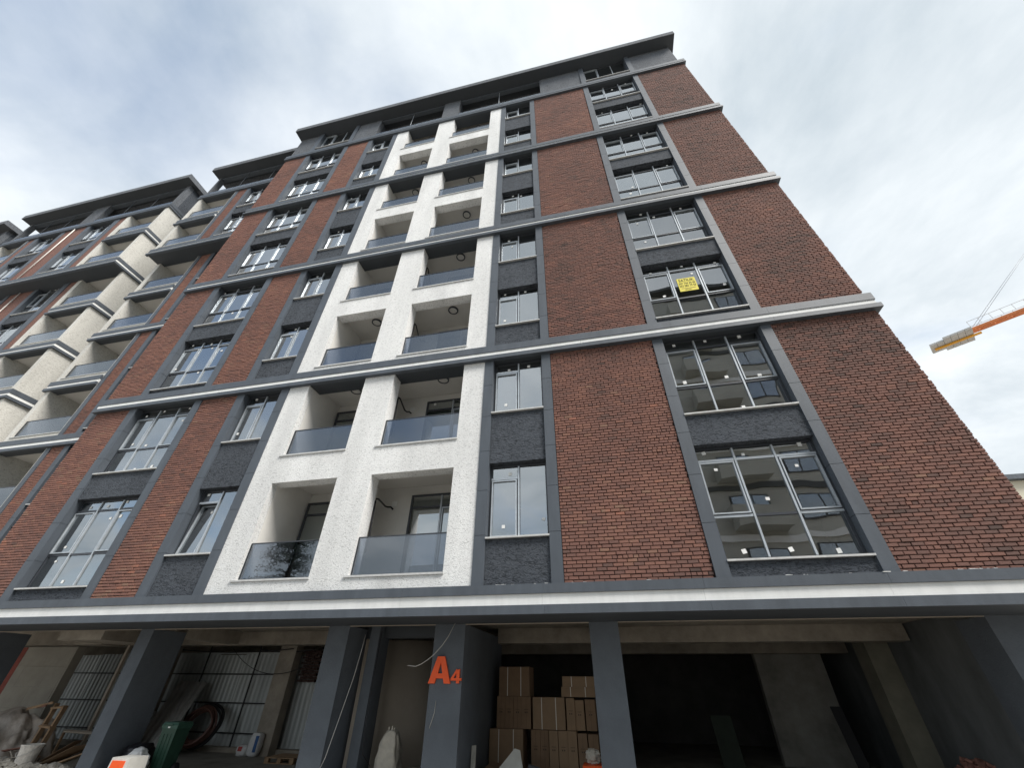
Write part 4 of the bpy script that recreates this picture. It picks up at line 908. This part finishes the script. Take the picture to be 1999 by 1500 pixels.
# ---- cartons between the entrance wall and the next column
def carton(name, x0, x1, z0, z1, y0, y1, m_, label, straps=0, marks=True, joint=None):
    t = thing(name, ((x0+x1)/2, (y0+y1)/2, z0), label, 'carton', 'cardboard cartons stacked in the open bay')
    box('carton_body', (x0, y0, z0), (x1, y1, z1), m_, t)
    if not straps: box('carton_seam', ((x0+x1)/2-0.0015, y0-0.0015, z0+0.002), ((x0+x1)/2+0.0015, y0-0.0004, z1-0.002), CARD2 if m_ is CARD else INK, t)
    else: box('carton_seam', (x0+0.002, y0-0.0015, z1-(z1-z0)*0.18), (x1-0.002, y0-0.0003, z1-(z1-z0)*0.18+0.003), CARD2, t)
    t.rotation_euler.z = random.uniform(-0.03, 0.03)
    for i in range(straps):
        xs_ = x0+(x1-x0)*(0.28 if i == 0 else 0.72); box('strap', (xs_-0.007, y0-0.004, z0+0.002), (xs_+0.007, y0-0.0008, z1-0.002), STRAP, t)
    if marks and not straps:
        wz = z0+(z1-z0)*0.48; c = (x0+x1)/2
        box('print_line', (c-0.045, y0-0.002, wz+0.06), (c+0.045, y0-0.0006, wz+0.066), INK, t)
        for q in (-0.03, 0.012): box('print_mark', (c+q, y0-0.002, wz), (c+q+0.018, y0-0.0006, wz+0.026), INK, t)
    return t
YC = 3.25
def cx3(u, v): return px(900+u/6.663, 1280+v/6.663, y=YC)
rows = [
 # bottom row
 (370, 805, 960, None, CARD, 2, 'large strapped carton, bottom left of the stack by the entrance wall', 0.0, 0.5),
 (905, 1022, 965, None, CARD2, 0, 'upright slim carton, leftmost of five slim ones in the bottom row', 0.05, 0.6),
 (1026, 1135, 965, None, CARD2, 0, 'upright slim carton, second of five slim ones in the bottom row', 0.07, 0.6),
 (1145, 1258, 965, None, CARD, 0, 'upright slim carton, middle of five slim ones in the bottom row', 0.03, 0.6),
 (1262, 1385, 965, None, CARD, 0, 'upright slim carton, fourth of five slim ones in the bottom row', 0.04, 0.6),
 (1389, 1505, 965, None, CARD, 0, 'upright slim carton, rightmost of five slim ones in the bottom row', 0.02, 0.6),
 (1520, 1640, 990, None, CARD2, 0, 'upright slim carton behind the white cloth near the blue-grey column', 0.04, 0.6),
 (1650, 1780, 1000, None, CARD2, 0, 'upright slim carton at the bottom right, touching the blue-grey column', 0.08, 0.6),
]
ZB0 = 0.205
def zfor(v): return px(900+600/6.663, 1280+v/6.663, y=YC).z
for a, b, v0, v1, m_, st, lab, dy, dp in rows:
    xa, xb = cx3(a, 1100).x, cx3(b, 1100).x
    carton('carton', xa, xb, ZB0, zfor(v0)-0.003, YC+dy, YC+dy+dp, m_, lab, straps=st)
zr1 = zfor(960)
mid = [(455, 560, 535, CARD2, 0, 'slim carton, leftmost in the middle row under the strapped top carton'), (563, 668, 535, CARD2, 0, 'slim carton, second from left in the middle row'), (671, 775, 535, CARD2, 0, 'slim carton, third from left in the middle row'), (779, 900, 535, CARD2, 0, 'slim carton, fourth in the middle row beside the strapped carton'),
       (925, 1345, 540, CARD, 2, 'large strapped carton in the centre of the middle row'), (1365, 1475, 545, CARD, 0, 'slim carton right of the strapped one in the middle row'), (1478, 1600, 570, CARD, 0, 'slightly lower slim carton in the middle row'), (1615, 1745, 560, CARD2, 0, 'slim carton at the right end of the middle row by the column')]
for a, b, v0, m_, st, lab in mid: carton('carton', cx3(a, 740).x, cx3(b, 740).x, zr1, zfor(v0)-0.003, YC+0.06+0.02*(a % 3), YC+0.6, m_, lab, straps=st)
zr2 = zfor(533)
carton('carton', cx3(490, 330).x, cx3(885, 330).x, zr2, zfor(150), YC+0.08, YC+0.6, CARD2, 'tall strapped carton crowning the left of the stack', straps=2)
carton('carton', cx3(1300, 470).x, cx3(1740, 470).x, zr2, zfor(405), YC+0.09, YC+0.6, CARD, 'flat strapped carton, lower of the two flat ones on the right', straps=2)
carton('carton', cx3(1310, 330).x, cx3(1740, 330).x, zfor(403), zfor(270), YC+0.10, YC+0.6, CARD, 'flat strapped carton, upper of the two flat ones on the right', straps=2)
pl = thing('pallet', (-0.9, 3.5, 0.021), 'wooden pallet carrying the stacked cartons', 'pallet')
for i in range(5): box('deck_board', (-2.1, YC-0.02+i*0.16, 0.165), (0.35, YC+0.10+i*0.16, 0.203), WOOD, pl)
for i in range(5): box('runner', (-2.08+i*0.57, YC, 0.021), (-1.98+i*0.57, YC+0.74, 0.163), WOOD, pl)
# scraps in front of the cartons
sheet('foam_board', [(-1.95, 2.05, 0.05), (-1.10, 2.00, 0.03), (-1.29, 2.35, 0.58), (-1.40, 2.36, 0.60)], 0.02, mat('white_board', (0.55, 0.55, 0.51), 0.7, var=0.08, vscale=6), 'pointed white board propped in front of the cartons', 'board')
planks('leaning_plank', [((-2.06, 1.75, 0.02), (-2.13, 2.0, 0.66), 0.085, 0.03, mat('grey_plank', (0.42, 0.41, 0.37), 0.8, var=0.2, vscale=8))], 'short pale plank leaning on the dark entrance wall', 'plank')
sheet('cardboard_sheet', [(-2.0, 2.3, 0.30), (-1.45, 2.35, 0.22), (-1.35, 2.75, 0.26), (-1.95, 2.75, 0.36)], 0.01, CARD2, 'loose reddish cardboard lying left of the white board', 'cardboard')
box('cardboard_support', (-1.95, 2.40, 0.021), (-1.4, 2.75, 0.215), CARD2, bpy.data.objects['cardboard_sheet'])
planks('metal_profile', [((-1.15, 2.4, 0.34), (-0.45, 2.6, 0.16), 0.10, 0.05, mat('dark_profile_bar', (0.09, 0.10, 0.115), 0.5)), ((-1.1, 2.42, 0.02), (-1.1, 2.42, 0.30), 0.05, 0.05, STEEL)], 'dark metal profile lying right of the white board', 'profile')
wb = blob('cloth_bundle', (0.10, 2.45, 0.53), (0.11, 0.10, 0.11), SACK, seed=12, amp=0.45, freq=3.5, nu=30, nv=20); tag(wb, 'crumpled white cloth bundle on the orange crate by the column', 'cloth')
oc = thing('orange_crate', (0.12, 2.4, 0.02), 'dark crate with an orange rim beside the blue-grey column', 'crate')
taper('crate_body', (0.12, 2.42), 0.14, 0.16, 0.19, 0.2, 0.022, 0.36, mat('crate_dark', (0.02, 0.03, 0.045), 0.6), oc); taper('crate_rim', (0.12, 2.42), 0.20, 0.21, 0.205, 0.215, 0.362, 0.425, ORG, oc)

# ---- right-hand bay
planks('steel_bar', [((2.4, 2.9, 0.33), (4.6, 3.3, 0.30), 0.06, 0.05, ALU), ((2.5, 2.93, 0.021), (2.5, 2.93, 0.30), 0.05, 0.05, STEEL), ((4.5, 3.28, 0.021), (4.5, 3.28, 0.27), 0.05, 0.05, STEEL)], 'long shiny steel bar lying across supports in the dark bay', 'bar')
tag(blob('plaster_sack', (5.05, 2.9, 0.22), (0.34, 0.22, 0.21), WSACK, seed=15, amp=0.1, sq=0.6), 'white plaster sack lying on the floor of the dark right bay', 'sack')
tag(blob('red_bag', (2.15, 2.7, 0.19), (0.2, 0.18, 0.18), mat('salmon_bag', (0.55, 0.13, 0.09), 0.6), seed=16, amp=0.15), 'small salmon-red bag on the floor of the dark right bay', 'bag')
sheet('green_board', [(3.0, 6.2, 0.02), (3.5, 6.2, 0.02), (3.5, 6.6, 1.0), (3.0, 6.6, 1.0)], 0.03, mat('green_board', (0.03, 0.042, 0.03), 0.7, var=0.2, vscale=4), 'dark green board leaning at the back of the dark bay', 'board')
sheet('black_panel', [(5.75, 5.6, 0.02), (5.98, 5.6, 0.02), (5.95, 5.95, 1.25), (5.72, 5.95, 1.25)], 0.03, STEEL, 'narrow black panel leaning left of the yellowish inner column', 'panel')

# ------------------------------------------------------------------ tower crane beyond the right edge
zc_ = 45.0
p1 = px(1815, 678, z=zc_); p2 = px(1999, 607, z=zc_); dj = (p2-p1).normalized(); side = Vector((-dj.y, dj.x, 0)); mast = p1+dj*15.5
cr = thing('tower_crane', (mast.x, mast.y, 0), 'orange tower crane whose counter-jib with concrete ballast enters at the right', 'crane')
up = Vector((0, 0, 1))
for s_ in (-1, 1): beam('jib_chord', p1+dj*5.0+side*0.55*s_, mast+side*0.55*s_, 0.26, 0.26, CRNO, cr)
beam('jib_chord', p1+dj*5.0+up*0.0, mast, 0.14, 0.14, CRNO, cr)
for i in range(12):
    a = p1+dj*(5.0+i*0.86); s_ = 1 if i % 2 else -1
    beam('jib_brace', a+side*0.5*s_, a+dj*0.86-side*0.5*s_, 0.10, 0.10, CRNO, cr)
for s_ in (-1, 1):
    for i in range(9): beam('handrail_post', p1+dj*(5.0+i*1.2)+side*0.9*s_+up*0.2, p1+dj*(5.0+i*1.2)+side*0.9*s_+up*1.2, 0.04, 0.04, WIRE, cr)
    beam('handrail', p1+dj*5.0+side*0.9*s_+up*1.2, mast+side*0.9*s_+up*1.2, 0.04, 0.04, WIRE, cr)
beam('ballast_frame', p1+dj*0.3-up*0.78, p1+dj*5.6-up*0.78, 0.34, 0.22, CRNY, cr)
for i in range(6):
    a = p1+dj*(0.35+i*0.82); ln = 1.3 if i < 2 else 1.9
    beam('ballast_block', a-side*ln-up*0.45, a+side*ln-up*0.45, 0.78, 0.32, CRNC, cr)
top = mast+up*9
for s_ in (-1, 1): tube('tie_rope', [p1+dj*5.2+side*0.5*s_+up*0.3, top+side*0.3*s_], 0.026, CABLE, cr)
for sx in (-1, 1):
    for sy in (-1, 1):
        c0 = Vector((mast.x, mast.y, 0))+dj*0.9*sx+side*0.9*sy
        beam('mast_leg', c0, c0+up*zc_, 0.2, 0.2, CRNO, cr, up=(0, 1, 0)); beam('apex_leg', c0+up*zc_, top, 0.16, 0.16, CRNO, cr, up=(0, 1, 0))
for i in range(15):
    for sx in (-1, 1):
        a = Vector((mast.x, mast.y, i*3.0)); s_ = 1 if i % 2 else -1
        beam('mast_brace', a+dj*0.9*sx-side*0.9*s_, a+dj*0.9*sx+side*0.9*s_+up*3, 0.1, 0.1, CRNO, cr); beam('mast_brace', a+side*0.9*sx-dj*0.9*s_, a+side*0.9*sx+dj*0.9*s_+up*3, 0.1, 0.1, CRNO, cr)
for s_ in (-1, 1): beam('jib_chord', mast+side*0.6*s_, mast+dj*32+side*0.6*s_, 0.2, 0.2, CRNO, cr)
beam('jib_chord', mast+up*1.4, mast+dj*32+up*1.2, 0.2, 0.2, CRNO, cr)
for i in range(20):
    a = mast+dj*i*1.6; s_ = 1 if i % 2 else -1
    beam('jib_brace', a+side*0.6*s_, a+dj*0.8+up*1.4, 0.09, 0.09, CRNO, cr); beam('jib_brace', a+dj*0.8+up*1.4, a+dj*1.6-side*0.6*s_, 0.09, 0.09, CRNO, cr)

# ------------------------------------------------------------------ cream building at the right edge
q1 = px(1961, 931, y=25)
cb3 = thing('cream_building', (q1.x+8, 29, 0), 'cream rendered building with a dark eave, just visible at the right edge', 'building')
box('wall', (q1.x-4, 25, 0), (q1.x+20, 36, q1.z-0.35), CREAM, cb3); box('eave', (q1.x-4.3, 24.6, q1.z-0.34), (q1.x+20.3, 36.3, q1.z), TRIM, cb3)
for i in range(5):
    for j in range(4):
        f_ = box('window', (q1.x+1.15+i*3.4, 24.93, q1.z-2.4-j*3), (q1.x+2.75+i*3.4, 24.997, q1.z-0.75-j*3), TRIMD, cb3)
        box('pane', (q1.x+1.23+i*3.4, 24.91, q1.z-2.32-j*3), (q1.x+2.67+i*3.4, 24.928, q1.z-0.83-j*3), GLASS, f_)

# ------------------------------------------------------------------ what the windows mirror: block and cedar behind the viewer
ob = thing('opposite_building', (16, -26, 0), 'grey rendered block across the yard, seen only mirrored in the right-hand windows', 'building')
OX0, OX1, OY = 4.2, 27.0, -19.0
box('wall', (OX0, -31, 0), (OX1, OY, 30.5), OPPW, ob)
for k in range(10):
    z = 3.0*k+2.7
    box('floor_band', (OX0-0.1, OY+0.001, z), (OX1+0.1, OY+0.12, z+0.35), OPPD if k % 2 else WHITE, ob)
    for i in range(6):
        x = OX0+1.2+i*3.7
        if i % 3 == 1:
            box('balcony', (x-0.3, OY+0.001, z-2.45), (x+2.6, OY+1.1, z-1.35), OPPW, ob)
        f_ = box('window', (x, OY+0.001, z-2.0), (x+2.1, OY+0.06, z-0.35), OPPD, ob)
        box('pane', (x+0.08, OY+0.061, z-1.92), (x+1.0, OY+0.075, z-0.43), GLASS, f_); box('pane', (x+1.1, OY+0.061, z-1.92), (x+2.02, OY+0.075, z-0.43), GLASS, f_)
box('roof', (OX0-0.6, -31.5, 30.5), (OX1+0.6, OY+0.7, 30.9), OPPD, ob)

ce = thing('cedar_tree', (-16.3, -12.5, 0), 'dark cedar across the yard, seen only mirrored in a balcony glass', 'tree')
rn = random.Random(21)
tube('trunk', [(-16.3, -12.5, 0), (-16.25, -12.5, 3), (-16.3, -12.45, 6), (-16.25, -12.5, 8.6)], [0.28, 0.22, 0.13, 0.02], BARK, ce, n=10)
BV, BFc, NV, NF = [], [], [], []
for i in range(80):
    t = rn.uniform(0.12, 1); z = 1.2+7.3*t; a = rn.uniform(0, 2*math.pi); ln = (1-t)**0.8*4.4+0.45
    d = Vector((math.cos(a), math.sin(a), 0)); P = []
    for j in range(9):
        s = j/8; P.append(Vector((-16.28, -12.5, z))+d*ln*s+Vector((0, 0, 0.25*ln*(s-1.2*s*s)))+Vector((rn.gauss(0, 0.03), rn.gauss(0, 0.03), rn.gauss(0, 0.03)))*ln*0.4)
    for j in range(8):
        k = len(BV); r_ = 0.035*(1-j/9); sd_ = d.cross(up)*r_
        BV += [P[j]+sd_, P[j]-sd_, P[j]+up*r_, P[j+1]+sd_*0.8, P[j+1]-sd_*0.8, P[j+1]+up*r_*0.8]; BFc += [(k, k+1, k+4, k+3), (k+1, k+2, k+5, k+4), (k+2, k, k+3, k+5)]
        for q in range(26):
            c = P[j].lerp(P[j+1], rn.random())+Vector((rn.gauss(0, 0.16), rn.gauss(0, 0.16), rn.gauss(-0.05, 0.07)))*(0.5+j/8)
            v1 = Vector((rn.gauss(0, 1), rn.gauss(0, 1), rn.gauss(-0.3, 0.5))).normalized()*rn.uniform(0.06, 0.16); v2 = Vector((rn.gauss(0, 1), rn.gauss(0, 1), rn.gauss(0, 1))).normalized()*0.03
            k = len(NV); NV += [c-v2, c+v2, c+v1]; NF.append((k, k+1, k+2))
mo('branches', BV, BFc, BARK, ce); mo('crown', NV, NF, NEED, ce)
print('objects', len(bpy.data.objects))
